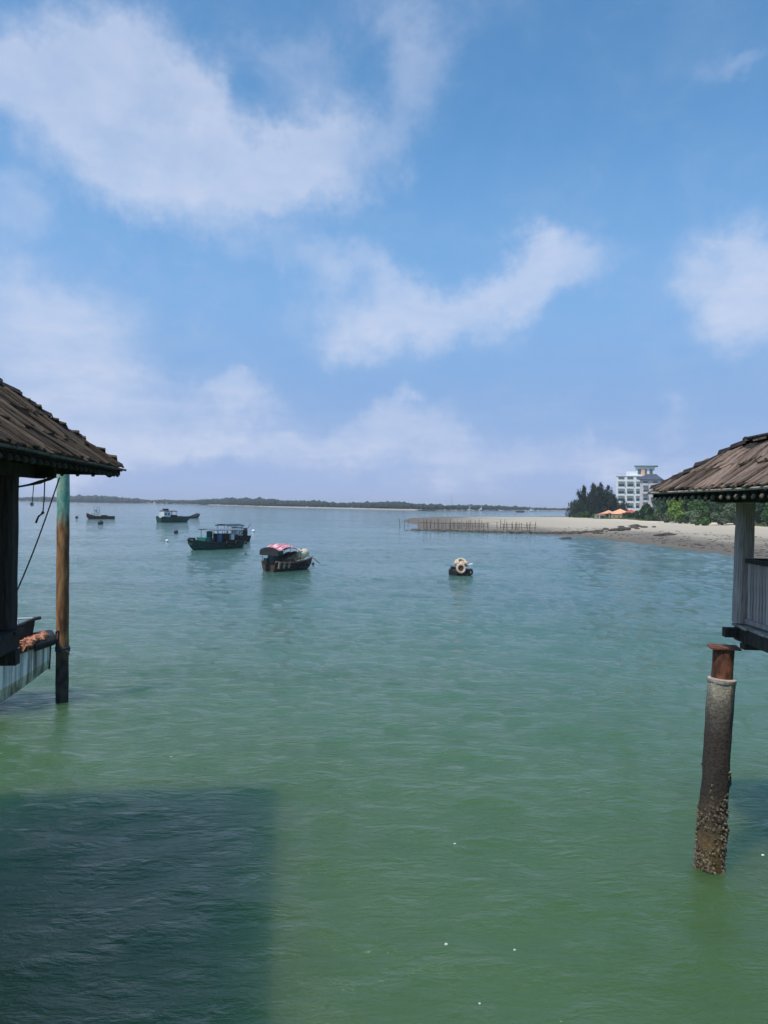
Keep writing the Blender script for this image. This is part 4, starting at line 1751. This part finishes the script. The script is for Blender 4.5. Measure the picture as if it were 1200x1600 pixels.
MB().box((L_ * .42, 0, 1.35), (2.2, 1.5, .75)).build('hatch', M['hull_dark'], bt)
MB().box((L_ * .68, 0, 1.25), (1.6, 1.3, .4)).build('hatch', M['blue_tarp'], bt)
MB().tube([(L_ * .06, .6, 1), (L_ * .06, .6, 3.3)], .05, 6).build('mast', M['white_paint'], bt)
A0, A1 = sea_at(291, 810.2), sea_at(311, 809)
d = A1 - A0
L_ = d.length
bt = thing('rowing_boat', 'low dark rowing boat lying just beyond the distant green boat', 'boat', (A0.x, A0.y, 0), math.atan2(d.y, d.x))
mb = MB()
hull_mesh(mb, L_, 1.7, lambda t: .55 + .95 * max(0, (t - .35) / .65) ** 1.4, lambda t: -.15 + .7 * max(0, (t - .7) / .3) ** 2, hbf, .25, 12)
mb.build('hull', [M['hull_dark'], M['hull_dark']], bt)
for x in (.3, .55):
    MB().box((L_ * x, 0, .62), (.25, 1.2, .06)).build('thwart', M['dark_wood'], bt)

# ---- furthest boat with white cabin
A0, A1 = sea_at(135, 810.5), sea_at(179, 810.8)
d = A1 - A0
L_ = d.length
bt = thing('fishing_boat', 'furthest left boat with maroon hull and white piled cabin', 'boat', (A0.x, A0.y, 0), math.atan2(d.y, d.x))
mb = MB()
hull_mesh(mb, L_, 2.2, lambda t: .75 + .8 * max(0, (.35 - t) / .35) ** 1.5, lambda t: -.3 + .8 * max(0, (.2 - t) / .2) ** 2, lambda t: 1 - .55 * max(0, (.35 - t) / .35) ** 2 - .3 * max(0, (t - .7) / .3) ** 2, .25, 14)
mb.build('hull', [M['maroon'], M['hull_dark']], bt)
for x, w_, h in ((.20, .9, .95), (.33, .7, 1.7), (.45, .8, 1.0)):
    MB().box((L_ * x, 0, .75 + h / 2), (w_, 1.5, h)).build('cabin', M['white_paint'], bt)
MB().box((L_ * .33, 0, 2.5), (1.1, 1.8, .09)).build('cabin_roof', M['white_paint'], bt)
for x in (.28, .40, .47):
    MB().tube([(L_ * x, .3, 1.2), (L_ * (x - .03), .3, 3.3)], .05, 6).build('mast', M['dark_wood'], bt)
MB().box((L_ * .62, 0, .85), (1.6, 1.4, .3)).build('hatch', M['hull_dark'], bt)

# ---- small work float with a life ring
A = sea_at(718, 898)
bt = thing('work_float', 'small dark round float carrying a faded orange ring and white bundle', 'float', (A.x, A.y, 0), R(8))
m = MB()
m.tube([(.0, 0, -.2), (.0, 0, .08), (.0, 0, .36), (.0, 0, .44)], [.74, .80, .80, .72], 18)
m.build('drum', M['hull_dark'], bt, True)
MB().torus((-.10, -.80, .52), .29, .085, (.15, -1, .22), 22, 8).build('life_ring', M['ring'], bt, True)
MB().tube([(-.10, -.66, .5), (-.09, -.76, .515)], .24, 16).build('brown_lid', M['brown'], bt)
m = MB()
rr = random.Random(2)
for _ in range(9):
    m.ball((rr.uniform(-.3, .35), rr.uniform(-.5, .1), .70 + rr.random() * .32), (.2, .2, .16), 8, 5, 0, .2, rr)
m.build('bundle', M['ring'], bt)
MB().torus((.05, -.35, .98), .31, .08, (.1, -.6, .8), 20, 8).build('coil', M['cream'], bt, True)
m = MB()
m.beam((.42, -.35, .66), (.86, -.3, .82), .3, .1)
m.build('white_board', M['foam'], bt)
for x in (.35, .62):
    MB().torus((x, -.76 + .4 * max(0, x - .3), .25), .2, .075, (x * .7, -1, 0), 14, 6).build('tyre', M['rubber'], bt, True)
MB().box((-.55, -.25, .52), (.3, .35, .2)).build('cleat', M['hull_dark'], bt)

# ---- far white boat beyond the spit
A = sea_at(831, 799.6)
sc = 1.0
bt = thing('motor_boat', 'far white cabin boat beyond the sand spit', 'boat', (A.x, A.y, 0), R(10))
mb = MB()
hull_mesh(mb, 9, 3, lambda t: 1.1 + .5 * t * t, lambda t: -.3 + .9 * max(0, (t - .7) / .3) ** 2, hbf, .2, 10)
mb.v = [(x - 4.5, y, z) for x, y, z in mb.v]
mb.build('hull', [M['white_paint'], M['white_paint']], bt)
MB().box((-.4, 0, 2.3), (3.6, 2.2, 2.2)).build('cabin', M['white_paint'], bt)
MB().box((-.4, -1.11, 2.6), (2.6, .03, .6)).build('window', M['glass'], bt)
MB().tube([(-.8, 0, 3.4), (-1.0, 0, 6.2)], .07, 6).build('mast', M['white_paint'], bt)
A = sea_at(806, 800.4)
bt = thing('rowing_boat', 'tiny far dark boat left of the far white cabin boat', 'boat', (A.x, A.y, 0), R(4))
mb = MB()
hull_mesh(mb, 9, 2, lambda t: .9 + .4 * t * t, lambda t: -.3 + .9 * max(0, (t - .7) / .3) ** 2, hbf, .2, 10)
mb.build('hull', [M['hull_dark'], M['hull_dark']], bt)
MB().box((3, 0, 1.2), (2, 1.2, .9)).build('cabin', M['blue_tarp'], bt)


# ---- loose floats and buoys
def buoy(u, v, rpx, mat, label, name='buoy'):
    A = sea_at(u, v)
    dd = (A - EYE).length
    r = rpx * dd / F_PX
    t = thing(name, label, 'buoy', (A.x, A.y, 0), 0, 'small buoys among the boats')
    MB().ball((0, 0, r * .45), (r, r, r * .9), 12, 8).build('body', mat, t, True)
    MB().torus((0, 0, r * 1.38), r * .2, r * .07, (0, 1, 0), 10, 5).build('eye', M['rope'], t)


buoy(157, 819, 4.0, M['buoy'], 'dark buoy just below the boat with the white cabin')
buoy(120, 809.5, 2.2, M['buoy'], 'dark buoy left of the boat with the white cabin')
buoy(275, 833, 3.4, M['buoy'], 'dark low buoy above left of the nearest green boat')
buoy(261, 846, 2.4, M['foam'], 'white buoy left of the nearest green boat')
buoy(383, 850, 3.4, M['buoy'], 'dark buoy right of the nearest green boat stern')
buoy(396, 831, 2.8, M['foam'], 'white buoy right of the boat with the blue black roof')
buoy(384, 866, 1.5, M['maroon'], 'tiny reddish buoy below the dark buoy by the green boat')
buoy(489, 882, 2.4, M['buoy'], 'dark buoy right of the boat with the red cloth canopy')

for u, v, s, lab in ((1192, 1338, 0.0158, 'white foam scrap right of the concrete pile'), (697, 1478, 0.0144, 'white foam scrap low in the middle of the water'),
                     (804, 1487, 0.0101, 'small white foam scrap right of the middle one'), (749, 1571, 0.0086, 'smallest white foam scrap near the bottom edge')):
    A = sea_at(u, v)
    m = MB()
    rr = random.Random(int(u))
    m.ball((A.x, A.y, .02), (s * 1.4, s, s * .8), 8, 5, 0, .3, rr)
    tag(m.build('foam_scrap', M['foam'], None), lab, 'foam', 'white foam scraps drifting on the water')

# ------------------------------------------------------------------ stakes along the spit
rnd = random.Random(14)


def stake(x, y, h, lean, r, label, group):
    z = min(zat(x, y), .4)
    m = MB()
    top = V((x + lean[0], y + lean[1], z + h))
    b = V((x, y, min(z, 0) - .4))
    mid = b.lerp(top, .55) + V((rnd.uniform(-.05, .05), rnd.uniform(-.05, .05), 0))
    m.tube([b, mid, top], [r, r * .85, r * .6], 6)
    o = m.build('stake', M['stake'], None)
    return tag(o, label, 'stake', group)


for u, v, h, lab in ((625, 825, 2.2, 'lone leaning stake standing furthest left in open water'), (631.5, 824, 2.0, 'lone stake in open water right of the leftmost one'),
                     (637, 821, 1.6, 'short lone stake in open water nearest the stake row')):
    p = sea_at(u, v)
    stake(p.x, p.y, h, (rnd.uniform(-.2, .25), 0), .07, lab, 'lone stakes in the water')
cnt = 0
for k in range(62):
    u = 655 + k * 3.0 + rnd.uniform(-.8, .8)
    if 768 < u < 782:
        continue
    v = 827.5 + (u - 655) * .018
    p = sea_at(u, v)
    dd = p.length
    tall = 2.0 if u < 765 else 1.75
    front = k % 2
    stake(p.x + rnd.uniform(-.2, .2), p.y + (7 if front else 0) + rnd.uniform(-.5, .5), tall * rnd.uniform(.7, 1.15), (rnd.uniform(-.16, .16), rnd.uniform(-.1, .1)), rnd.uniform(.05, .085),
          'weathered wooden stake in the longer left run along the sand spit edge' if u < 770 else 'weathered wooden stake in the shorter right run nearer the beach',
          'left run of stakes along the spit' if u < 770 else 'right run of stakes along the spit')
# laths tied along them
for i, (ua, ub, hz_, dy) in enumerate(((655, 764, 1.35, -.12), (700, 764, .75, -.12), (783, 838, 1.3, -.12), (783, 838, .7, -.12))):
    pts = []
    for j in range(13):
        u = ua + (ub - ua) * j / 12
        p = sea_at(u, 827.5 + (u - 655) * .018)
        pts.append((p.x, p.y + dy - .1, .12 + hz_ + rnd.uniform(-.09, .09)))
    m = MB()
    m.tube(pts, .045, 5)
    tag(m.build('lath', M['stake'], None), ['long upper lath tied along the left stakes', 'lower lath tied along the left stakes', 'upper lath tied along the right stakes', 'lower lath tied along the right stakes'][i], 'lath', 'laths tied along the stakes')

# dark stones lying along the foot of the stakes and on up the beach
rocks = []


def rock_line(pts, n, s0, s1, spread):
    for i in range(n):
        t = (i + rnd.random()) / n * (len(pts) - 1)
        k = min(len(pts) - 2, int(t))
        (u0, v0), (u1, v1) = pts[k], pts[k + 1]
        f = t - k
        p = sea_at(u0 + (u1 - u0) * f, v0 + (v1 - v0) * f, .12)
        rocks.append((p.x + rnd.gauss(0, .5), p.y + rnd.gauss(0, spread), rnd.uniform(s0, s1)))


rock_line([(640, 827.2), (700, 829.2), (760, 830.8), (830, 832.4), (870, 833.5), (905, 834)], 210, .25, .55, 1.2)
rock_line([(900, 834), (935, 833), (975, 830), (1010, 829)], 40, .25, .6, 2.0)


def rock_mesh(seed):
    rr = random.Random(seed)
    m = MB()
    m.ball((0, 0, .25), (1, .8, .6), 7, 4, 0, .3, rr)
    return m.mesh('stone', M['rock'])


RM = [rock_mesh(i) for i in range(6)]
m = MB()
for x, y, s in rocks:
    z = zat(x, y)
    m.ball((x, y, max(z, -.1) + .1 * s), (s * 1.3, s, s * rnd.uniform(.45, .8)), 7, 4, 0, .3, rnd)
tag(m.build('stone_edging', M['rock'], None), 'dark band of weedy stones along the foot of the stakes', 'stones', kind='stuff')
for u, v, z, s, lab in ((884, 842, 0, .75, 'dark lone rock in the shallows left of the beach'), (993, 821, 1.2, .9, 'dark log shaped rock highest on the sand'), (975, 826, .9, 1.0, 'dark flat rock on the sand left of the highest rock'),
                        (1045, 832, .9, .8, 'dark rock at the right end of the beach rubble'), (1030, 835, .6, .7, 'dark low rock in the middle of the beach rubble'), (962, 829, .6, .9, 'dark flat rock at the left end of the beach rubble')):
    p = sea_at(u, v, z)
    o = put('rock', RM[rnd.randrange(6)], None, Matrix.Translation((p.x, p.y, zat(p.x, p.y) - .02)) @ Matrix.Rotation(rnd.uniform(-.4, .4), 4, 'Z') @ Matrix.Diagonal((s * 1.7, s, s * .8, 1)))
    tag(o, lab, 'rock', 'dark rocks on the beach')
# weed and rubble wash on the wet sand
m = MB()
for k in range(420):
    u = 880 + 320 * rnd.random()
    tt = (u - 880) / 320
    v = 836 + tt * 30 - rnd.random() ** 1.4 * (12 + 16 * tt)
    p = sea_at(u, v, .5)
    if zat(p.x, p.y) < .05:
        continue
    s = rnd.uniform(.06, .2)
    m.ball((p.x, p.y, zat(p.x, p.y) + .02), (s * rnd.uniform(1, 2.6), s, s * .45), 5, 3, 0, .3, rnd)
tag(m.build('beach_rubble', M['rock'], None), 'dark weed and rubble strewn over the wet sand', 'rubble', kind='stuff')


# ------------------------------------------------------------------ trees and bushes
def leaves(mb, c, n, s0, s1, rnd, flat=0.0):
    """n leaf-sized triangles at the points given by c()"""
    for _ in range(n):
        p = c()
        s = rnd.uniform(s0, s1)
        a = V((rnd.gauss(0, 1), rnd.gauss(0, 1), rnd.gauss(0, 1))).normalized()
        b = a.orthogonal().normalized()
        b = Matrix.Rotation(rnd.uniform(0, 6.28), 3, a) @ b
        cc = a.cross(b)
        mb.add([p - b * s * .5, p + cc * s * .55, p + b * s * .5, p - cc * s * .45], [(0, 1, 2, 3)])


def casuarina(x, y, h, w, label, seed):
    rnd = random.Random(seed)
    z = zat(x, y)
    t = thing('casuarina_tree', label, 'tree', (x, y, z), 0, 'casuarina trees by the hotel')
    m = MB()
    m.tube([(0, 0, -.3), (.1, 0, h * .45), (0, .1, h * .95)], [h * .018, h * .012, .03], 7)
    for k in range(14):
        a = rnd.uniform(0, 6.28)
        z0 = h * rnd.uniform(.12, .8)
        ln = w * .42 * (1 - z0 / h * .7)
        m.tube([(0, 0, z0), (math.cos(a) * ln, math.sin(a) * ln, z0 + ln * .8)], [.07, .02], 5)
    m.build('trunk', M['trunk'], t)
    mb = MB()
    lobes = []
    spires = [(rnd.uniform(-.3, .3) * w, rnd.uniform(-.3, .3) * w, rnd.uniform(.72, .95)) for _ in range(3)] + [(0, 0, 1)]
    for k in range(96):
        f = rnd.random() ** .9
        zz = h * (.04 + .90 * f)
        rr = w * .5 * (1 - f ** 2.2) * math.sqrt(rnd.random()) * 1.0
        a = rnd.uniform(0, 6.28)
        if f > .66:
            q = spires[rnd.randrange(4)]
            if f > q[2]:
                continue
            lobes.append((V((q[0] + rnd.gauss(0, .06) * w, q[1] + rnd.gauss(0, .06) * w, zz)), h * rnd.uniform(.035, .07)))
            continue
        lobes.append((V((math.cos(a) * rr, math.sin(a) * rr, zz)), h * rnd.uniform(.05, .10)))
    for k in range(5):
        lobes.append((V((rnd.uniform(-.25, .25) * w * .3, rnd.uniform(-.2, .2) * w * .3, h * rnd.uniform(.88, .98))), h * .035))
    for c, s in lobes:
        for _ in range(90):
            q = c + V((rnd.gauss(0, .42) * s, rnd.gauss(0, .42) * s, rnd.gauss(0, .8) * s))
            a = rnd.uniform(0, 6.28)
            ln = s * rnd.uniform(.4, .95)
            d = V((math.cos(a) * .5, math.sin(a) * .5, rnd.uniform(.1, 1.1))).normalized() * ln
            e = V((-math.sin(a), math.cos(a), 0)) * ln * .24
            mb.add([q - e, q + e, q + d], [(0, 1, 2)])
    mb.build('crown', M['pine'], t, False, False)


trees = [(899, 24, 26, 305), (912, 44, 26, 300), (926, 47, 25, 310), (938, 49, 24, 303), (949, 43, 22, 312), (958, 30, 18, 308), (905, 26, 26, 292), (973, 24, 18, 316)]
labs = ['lowest casuarina tree at the left end of the dark clump', 'tall casuarina tree at the left of the dark clump', 'tall casuarina tree left of the middle of the clump',
        'tallest casuarina tree in the middle of the dark clump', 'casuarina tree at the right of the dark clump', 'smaller casuarina tree between the clump and the hotel',
        'low bushy casuarina in front of the clump', 'small casuarina tree in front of the hotel left corner']
for i, ((u, hp, wp, d), lb) in enumerate(zip(trees, labs)):
    p = at(u, 800, d)
    casuarina(p.x, p.y, hp * 1.12 * d / F_PX, wp * 1.15 * d / F_PX, lb, 100 + i)


def bush(u, v, d, wpx, hpx, mat, label, seed, group='bushes and small trees behind the beach', name='bush', n=1500):
    rnd = random.Random(seed)
    p = at(u, v, d)
    z = zat(p.x, p.y)
    w, h = wpx * d / F_PX, hpx * d / F_PX
    t = thing(name, label, 'bush' if name == 'bush' else 'tree', (p.x, p.y, z), 0, group)
    m = MB()
    lobes = []
    for k in range(11):
        a = rnd.uniform(0, 6.28)
        r = w * .40 * math.sqrt(rnd.random())
        zz = h * rnd.uniform(.22, .85)
        c = V((math.cos(a) * r, math.sin(a) * r * .8, zz))
        s = min(w, h) * rnd.uniform(.17, .30)
        lobes.append((c, s))
        m.tube([(rnd.uniform(-.1, .1), 0, -.2), (c.x * .4, c.y * .4, zz * .55), tuple(c)], [.09, .06, .02], 5)
    m.build('trunk', M['trunk'], t)
    mb = MB()

    def pick():
        c, s = lobes[rnd.randrange(len(lobes))]
        q = V((rnd.gauss(0, 1), rnd.gauss(0, 1), rnd.gauss(0, 1))).normalized() * s * rnd.uniform(.55, 1.1)
        return c + q
    leaves(mb, pick, n * 2, .3, .75, rnd)
    mb.build('crown', mat, t, False, False)


B = [  # u, foot v, depth, width, height in the photograph
    (1003, 806, 236, 24, 16, 'leaf_d', 'dark bush at the right foot of the hotel'),
    (1012, 807, 228, 22, 26, 'leaf_d', 'dark tree hiding the right foot of the hotel'),
    (1026, 809, 222, 30, 24, 'leaf', 'mid green bush left of the yellow green bush'),
    (1040, 808, 215, 30, 38, 'leaf_d', 'dark tree under the left tip of the right roof'),
    (1056, 811, 205, 30, 38, 'leaf_y', 'bright yellow green bush under the right roof'),
    (1072, 810, 208, 34, 42, 'leaf_d', 'dark tree behind the yellow green bush'),
    (1090, 812, 202, 30, 38, 'leaf', 'rich green bush right of the yellow green bush'),
    (1082, 815, 192, 26, 18, 'leaf_g', 'low grey green shrub in front of the rich green bush'),
    (1110, 812, 205, 34, 46, 'leaf_d', 'dark tree in the middle under the right roof'),
    (1130, 814, 195, 34, 44, 'leaf_d', 'dark tree left of the corner post'),
    (1128, 817, 184, 34, 22, 'leaf_g', 'pale grey green shrub left of the corner post'),
    (1148, 817, 184, 30, 34, 'leaf_g', 'grey green bush just left of the corner post'),
    (1160, 815, 192, 36, 52, 'leaf_d', 'dark tree behind the corner post'),
    (1185, 817, 186, 40, 50, 'leaf_d', 'dark tree right of the corner post'),
    (1205, 819, 176, 36, 40, 'leaf', 'green bush at the right edge behind the railing'),
    (1235, 819, 180, 44, 54, 'leaf_d', 'dark tree just past the right edge of the view'),
    (1062, 814, 194, 30, 14, 'leaf', 'low green shrub below the yellow green bush'),
    (1040, 813, 205, 30, 13, 'leaf_g', 'low grey green shrub at the top of the sand'),
    (1100, 818, 182, 26, 13, 'leaf', 'low green shrub at the sand edge in the middle'),
    (985, 803, 262, 24, 9, 'leaf_d', 'low dark shrub right of the orange tents'),
    (1018, 809, 224, 24, 10, 'leaf', 'low green shrub below the hotel corner'),
    (920, 803, 284, 22, 10, 'leaf', 'low green shrub at the foot of the casuarinas'),
    (903, 802, 290, 18, 8, 'leaf_d', 'low dark shrub at the left foot of the casuarinas'),
]
for i, (u, v, d, w, h, mt, lb) in enumerate(B):
    bush(u, v, d, w, h, M[mt], lb, 300 + i, n=1500 if h > 20 else 700, name='bush' if h < 30 else 'broadleaf_tree')

# distant trees closing the view behind the bushes
for i, (u, d, w, h, lb) in enumerate(((1050, 300, 60, 34, 'far dark tree behind the bushes left'), (1100, 290, 70, 40, 'far dark tree behind the bushes middle'), (1150, 280, 70, 44, 'far dark tree behind the bushes right'), (1205, 270, 80, 50, 'far dark tree at the right edge'))):
    bush(u, 806, d, w, h, M['leaf_d'], lb, 400 + i, 'far trees behind the bushes', 'broadleaf_tree', 2200)


def palm(u, v, d, hpx, label, seed):
    rnd = random.Random(seed)
    p = at(u, v, d)
    z = zat(p.x, p.y)
    h = hpx * d / F_PX
    t = thing('palm_tree', label, 'palm', (p.x, p.y, z), 0, 'palms behind the beach')
    MB().tube([(0, 0, -.2), (.1, 0, h * .4), (.05, .05, h * .72)], [.16, .12, .10], 7).build('trunk', M['trunk'], t)
    m = MB()
    for k in range(13):
        a = k * 2.4 + rnd.uniform(-.2, .2)
        el = rnd.uniform(.1, 1.1)
        ln = h * .45 * rnd.uniform(.8, 1.1)
        pts = []
        for j in range(7):
            f = j / 6
            pts.append(V((math.cos(a) * ln * f, math.sin(a) * ln * f, h * .72 + ln * (math.sin(el) * f - .75 * f * f))))
        for j in range(6):
            s = V((-math.sin(a), math.cos(a), 0)) * ln * .13 * (1 - .6 * j / 6)
            q, q2 = pts[j], pts[j + 1]
            dn = V((0, 0, -ln * .05))
            m.add([q, q2, q2 + s + dn, q + s + dn], [(0, 1, 2, 3)])
            m.add([q, q2, q2 - s + dn, q - s + dn], [(3, 2, 1, 0)])
    m.build('frond', M['palm'], t, False, False)


palm(1016, 808, 226, 26, 'short palm right of the hotel foot', 1)
palm(1033, 810, 216, 25, 'short palm under the left tip of the right roof', 2)
palm(1098, 815, 192, 26, 'short palm among the bushes in the middle', 3)

# beach grass tufts along the top of the sand
rnd = random.Random(77)
m = MB()
k = 0
while k < 5200:
    x, y = rnd.uniform(78, 105), rnd.uniform(120, 310)
    g = float(veg_at(np.array(x), np.array(y)))
    if rnd.random() > g * 1.1 or g <= .25:
        continue
    z = zat(x, y)
    h = rnd.uniform(.25, .75)
    a = rnd.uniform(0, 6.28)
    e = V((math.cos(a), math.sin(a), 0)) * .16
    m.add([V((x, y, z)) - e, V((x, y, z)) + e, V((x + rnd.gauss(0, .12), y + rnd.gauss(0, .12), z + h))], [(0, 1, 2)])
    k += 1
tag(m.build('beach_grass', M['grass'], None, False, False), 'yellow green grass along the top of the sand', 'grass', kind='stuff')


# ------------------------------------------------------------------ hotel and beach buildings
def wall_with_windows(root, a, b, z0, floors, fh, bays, mat, wfrac=.6, hfrac=.55, depth=.35, balcony=True, skip=()):
    """one facade from a to b (x, y), openings recessed, each window its own part"""
    a, b = V((*a, 0)), V((*b, 0))
    d = (b - a)
    ln = d.length
    x = d.normalized()
    n = V((x.y, -x.x, 0))            # outward
    bw = ln / bays
    for f in range(floors):
        for k in range(bays):
            if (f, k) in skip:
                continue
            c = a + x * (bw * (k + .5)) + V((0, 0, z0 + fh * f + fh * .52))
            w, h = bw * wfrac, fh * hfrac
            rot = Matrix((x, n, V((0, 0, 1)))).transposed()
            m = MB()
            e = .14
            for sx, sz, cx, cz in ((w + 2 * e, e, 0, h / 2 + e / 2), (w + 2 * e, e, 0, -h / 2 - e / 2), (e, h - .01, w / 2 + e / 2, 0), (e, h - .01, -w / 2 - e / 2, 0)):
                m.box(c + rot @ V((cx, .05, cz)), (sx, .22, sz), rot)
            fr = m.build('window', M['frame'], root)
            m = MB()
            m.box(c + n * .02, (w, .06, h), rot)
            m.build('pane', M['glass'], fr)
            if balcony:
                m = MB()
                m.box(c + n * .75 + V((0, 0, -h / 2 - .18)), (w * 1.25, 1.3, .16), rot)
                m.box(c + n * 1.36 + V((0, 0, -h / 2 + .30)), (w * 1.25, .10, .78), rot)
                m.build('balcony', mat, root)


hp = at(962, 797, 352)
ht = thing('hotel', 'tall white hotel block with balconies and green topped tower', 'hotel', (hp.x, hp.y, 3.0), R(-20))
# local: x along the front to the right, y away
W1, D1, FH = 12.6, 11.0, 3.38
H1 = FH * 5 + .6
MB().box((W1 / 2, D1 / 2, H1 / 2 - .5), (W1, D1, H1 + 1)).build('wall', M['wall'], ht)
wall_with_windows(ht, (.3, -.0), (W1 - .2, -.0), 1.0, 5, FH, 3, M['wall'], .62, .56)
wall_with_windows(ht, (0, D1 - .3), (0, .3), 1.0, 5, FH, 2, M['wall'], .5, .5, balcony=False)
MB().box((W1 / 2, D1 / 2, H1 + .3), (W1 + .5, D1 + .5, .35)).build('parapet', M['wall'], ht)
# tower with flat green roof, right rear
MB().box((W1 + .2, 5.5, H1 + 2.3), (8.6, 6.5, 5.2)).build('tower', M['wall'], ht)
MB().box((W1 + .6, 5.3, H1 + 5.1), (10.6, 8.2, .4)).build('tower_roof', M['copper'], ht)
MB().box((W1 + 1.0, 8, H1 / 2), (9.0, 6, H1)).build('wing', M['wall'], ht)
wall_with_windows(ht, (W1 - 3.6, 2.25), (W1 + 4.2, 2.25), H1 + .2, 1, 4.2, 3, M['wall'], .5, .5, balcony=False)
MB().box((W1 - .6, 2.1, H1 + 2.2), (1.4, .2, 2.6)).build('sign_panel', M['orange'], ht)
MB().box((W1 - 6.2, 4.5, H1 + 1.4), (4.2, 4, 2.2)).build('stair_head', M['wall'], ht)
m = MB()
for x in (1.2, 2.6, 4.0, 5.4):
    m.tube([(x, .3, H1 + .4), (x, .3, H1 + 1.3)], .05, 5)
m.tube([(.2, .3, H1 + 1.3), (6.2, .3, H1 + 1.3)], .05, 5)
m.build('roof_rail', M['frame'], ht)

h2 = at(999, 800, 318)
h2t = thing('hotel_annex', 'pale four storey annex with blue grey hipped roof', 'hotel', (h2.x, h2.y, 3.0), R(-24))
W2, D2, F2 = 8.4, 11.5, 3.6
H2 = F2 * 4 + .5
MB().box((W2 / 2, D2 / 2, H2 / 2 - .5), (W2, D2, H2 + 1)).build('wall', M['wall_pink'], h2t)
wall_with_windows(h2t, (.4, 0), (W2 - .3, 0), .6, 4, F2, 2, M['wall_pink'], .45, .42)
wall_with_windows(h2t, (0, D2 - .3), (0, .3), .6, 4, F2, 2, M['wall_pink'], .45, .42, balcony=False)
m = MB()
e = .9
m.prism([(-e, -e, H2 + .003), (W2 + e, -e, H2 + .003), (W2 + e, D2 + e, H2 + .003), (-e, D2 + e, H2 + .003)],
        [(2.2, 3.6, H2 + 2.5), (W2 - 2.2, 3.6, H2 + 2.5), (W2 - 2.2, D2 - 3.6, H2 + 2.5), (2.2, D2 - 3.6, H2 + 2.5)])
m.build('roof', M['slate'], h2t)
MB().box((W2 + 3.2, 4.5, H2 * .42), (6.2, 8, H2 * .84)).build('wing', M['wall_pink'], h2t)
m = MB()
z = H2 * .84
m.prism([(W2 - .0 + .01, -.2, z + .003), (W2 + 7, -.2, z + .003), (W2 + 7, 9.2, z + .003), (W2 + .01, 9.2, z + .003)], [(W2 + 1.8, 3.5, z + 1.6), (W2 + 5, 3.5, z + 1.6), (W2 + 5, 5.5, z + 1.6), (W2 + 1.8, 5.5, z + 1.6)])
m.build('wing_roof', M['slate'], h2t)
wall_with_windows(h2t, (W2 + .5, .5), (W2 + 6.0, .5), .6, 3, F2, 2, M['wall_pink'], .45, .42)


# tent-like canopies in front of the hotel
def tent(u, v, d, wpx, hpx, mat, label):
    p = at(u, v, d)
    z = zat(p.x, p.y)
    w, h = wpx * d / F_PX, hpx * d / F_PX
    t = thing('canopy_tent', label, 'tent', (p.x, p.y, z), R(-15), 'canvas roofs in front of the hotel')
    eave = h * .56
    k = 7
    grid = []
    # curved pyramid
    vs, fs = [], []
    for i in range(k):
        f = i / (k - 1)
        s = w / 2 * (1 - f)
        zz = eave + (h - eave) * (f ** 1.35)
        vs += [(-s, -s, zz), (s, -s, zz), (s, s, zz), (-s, s, zz)]
    for i in range(k - 1):
        for q in range(4):
            fs.append((i * 4 + q, i * 4 + (q + 1) % 4, (i + 1) * 4 + (q + 1) % 4, (i + 1) * 4 + q))
    fs.append((0, 1, 2, 3))
    MB().add(vs, fs).build('roof', mat, t)
    for sx in (-1, 1):
        for sy in (-1, 1):
            MB().tube([(sx * w * .46, sy * w * .46, -.2), (sx * w * .46, sy * w * .46, eave + .02)], .08, 6).build('post', M['white_paint'], t)


tent(951, 801.5, 272, 30, 13, M['orange'], 'faded orange canvas tent leftmost before the hotel')
tent(969, 801.5, 268, 36, 15, M['orange'], 'bright orange canvas tent second from the left')
tent(986, 802, 266, 30, 14, M['red'], 'red canvas tent before the annex')
for u, v, d, wpx, hpx, mt, rf, lb in ((963, 802, 263, 15, 11, 'yellow', 'orange', 'small ochre kiosk between the tents'), (938, 801, 278, 16, 7, 'far_wall', 'terracotta', 'low white hut at the left of the tents'),
                                      (1012, 805, 246, 26, 14, 'wall_pink', 'terracotta', 'low terracotta roofed house below the annex')):
    p = at(u, v, d)
    w, h = wpx * d / F_PX, hpx * d / F_PX
    t = thing('beach_hut', lb, 'hut', (p.x, p.y, zat(p.x, p.y)), R(-12), 'small huts by the hotel')
    MB().box((0, 0, h * .33), (w, w * .7, h * .72)).build('wall', M[mt], t)
    MB().prism([(-w * .56, -w * .42, h * .69), (w * .56, -w * .42, h * .69), (w * .56, w * .42, h * .69), (-w * .56, w * .42, h * .69)],
               [(-w * .25, -.1, h), (w * .25, -.1, h), (w * .25, .1, h), (-w * .25, .1, h)]).build('roof', M[rf], t)
    for x in (-.25, .22):
        f = MB().box((w * x, -w * .36, h * .36), (w * .2, .1, h * .3)).build('window', M['frame'], t)
        MB().box((w * x, -w * .36 - .04, h * .36), (w * .15, .06, h * .24)).build('pane', M['glass'], f)

# ------------------------------------------------------------------ sea air
HAZE = 0.00024
if HAZE:
    m = MB()
    m.box((0, 0, 12.5), (9000, 9000, 35))
    t = bpy.data.materials.new('sea_air')
    t.use_nodes = True
    nt = t.node_tree
    for n in list(nt.nodes):
        nt.nodes.remove(n)
    pv = nt.nodes.new('ShaderNodeVolumePrincipled')
    pv.inputs['Color'].default_value = (.92, .95, 1.0, 1)
    pv.inputs['Density'].default_value = HAZE
    pv.inputs['Anisotropy'].default_value = 0.0
    out = nt.nodes.new('ShaderNodeOutputMaterial')
    nt.links.new(pv.outputs[0], out.inputs['Volume'])
    o = m.build('haze', t, None)
    tag(o, 'thin sea haze over the water', kind='stuff')
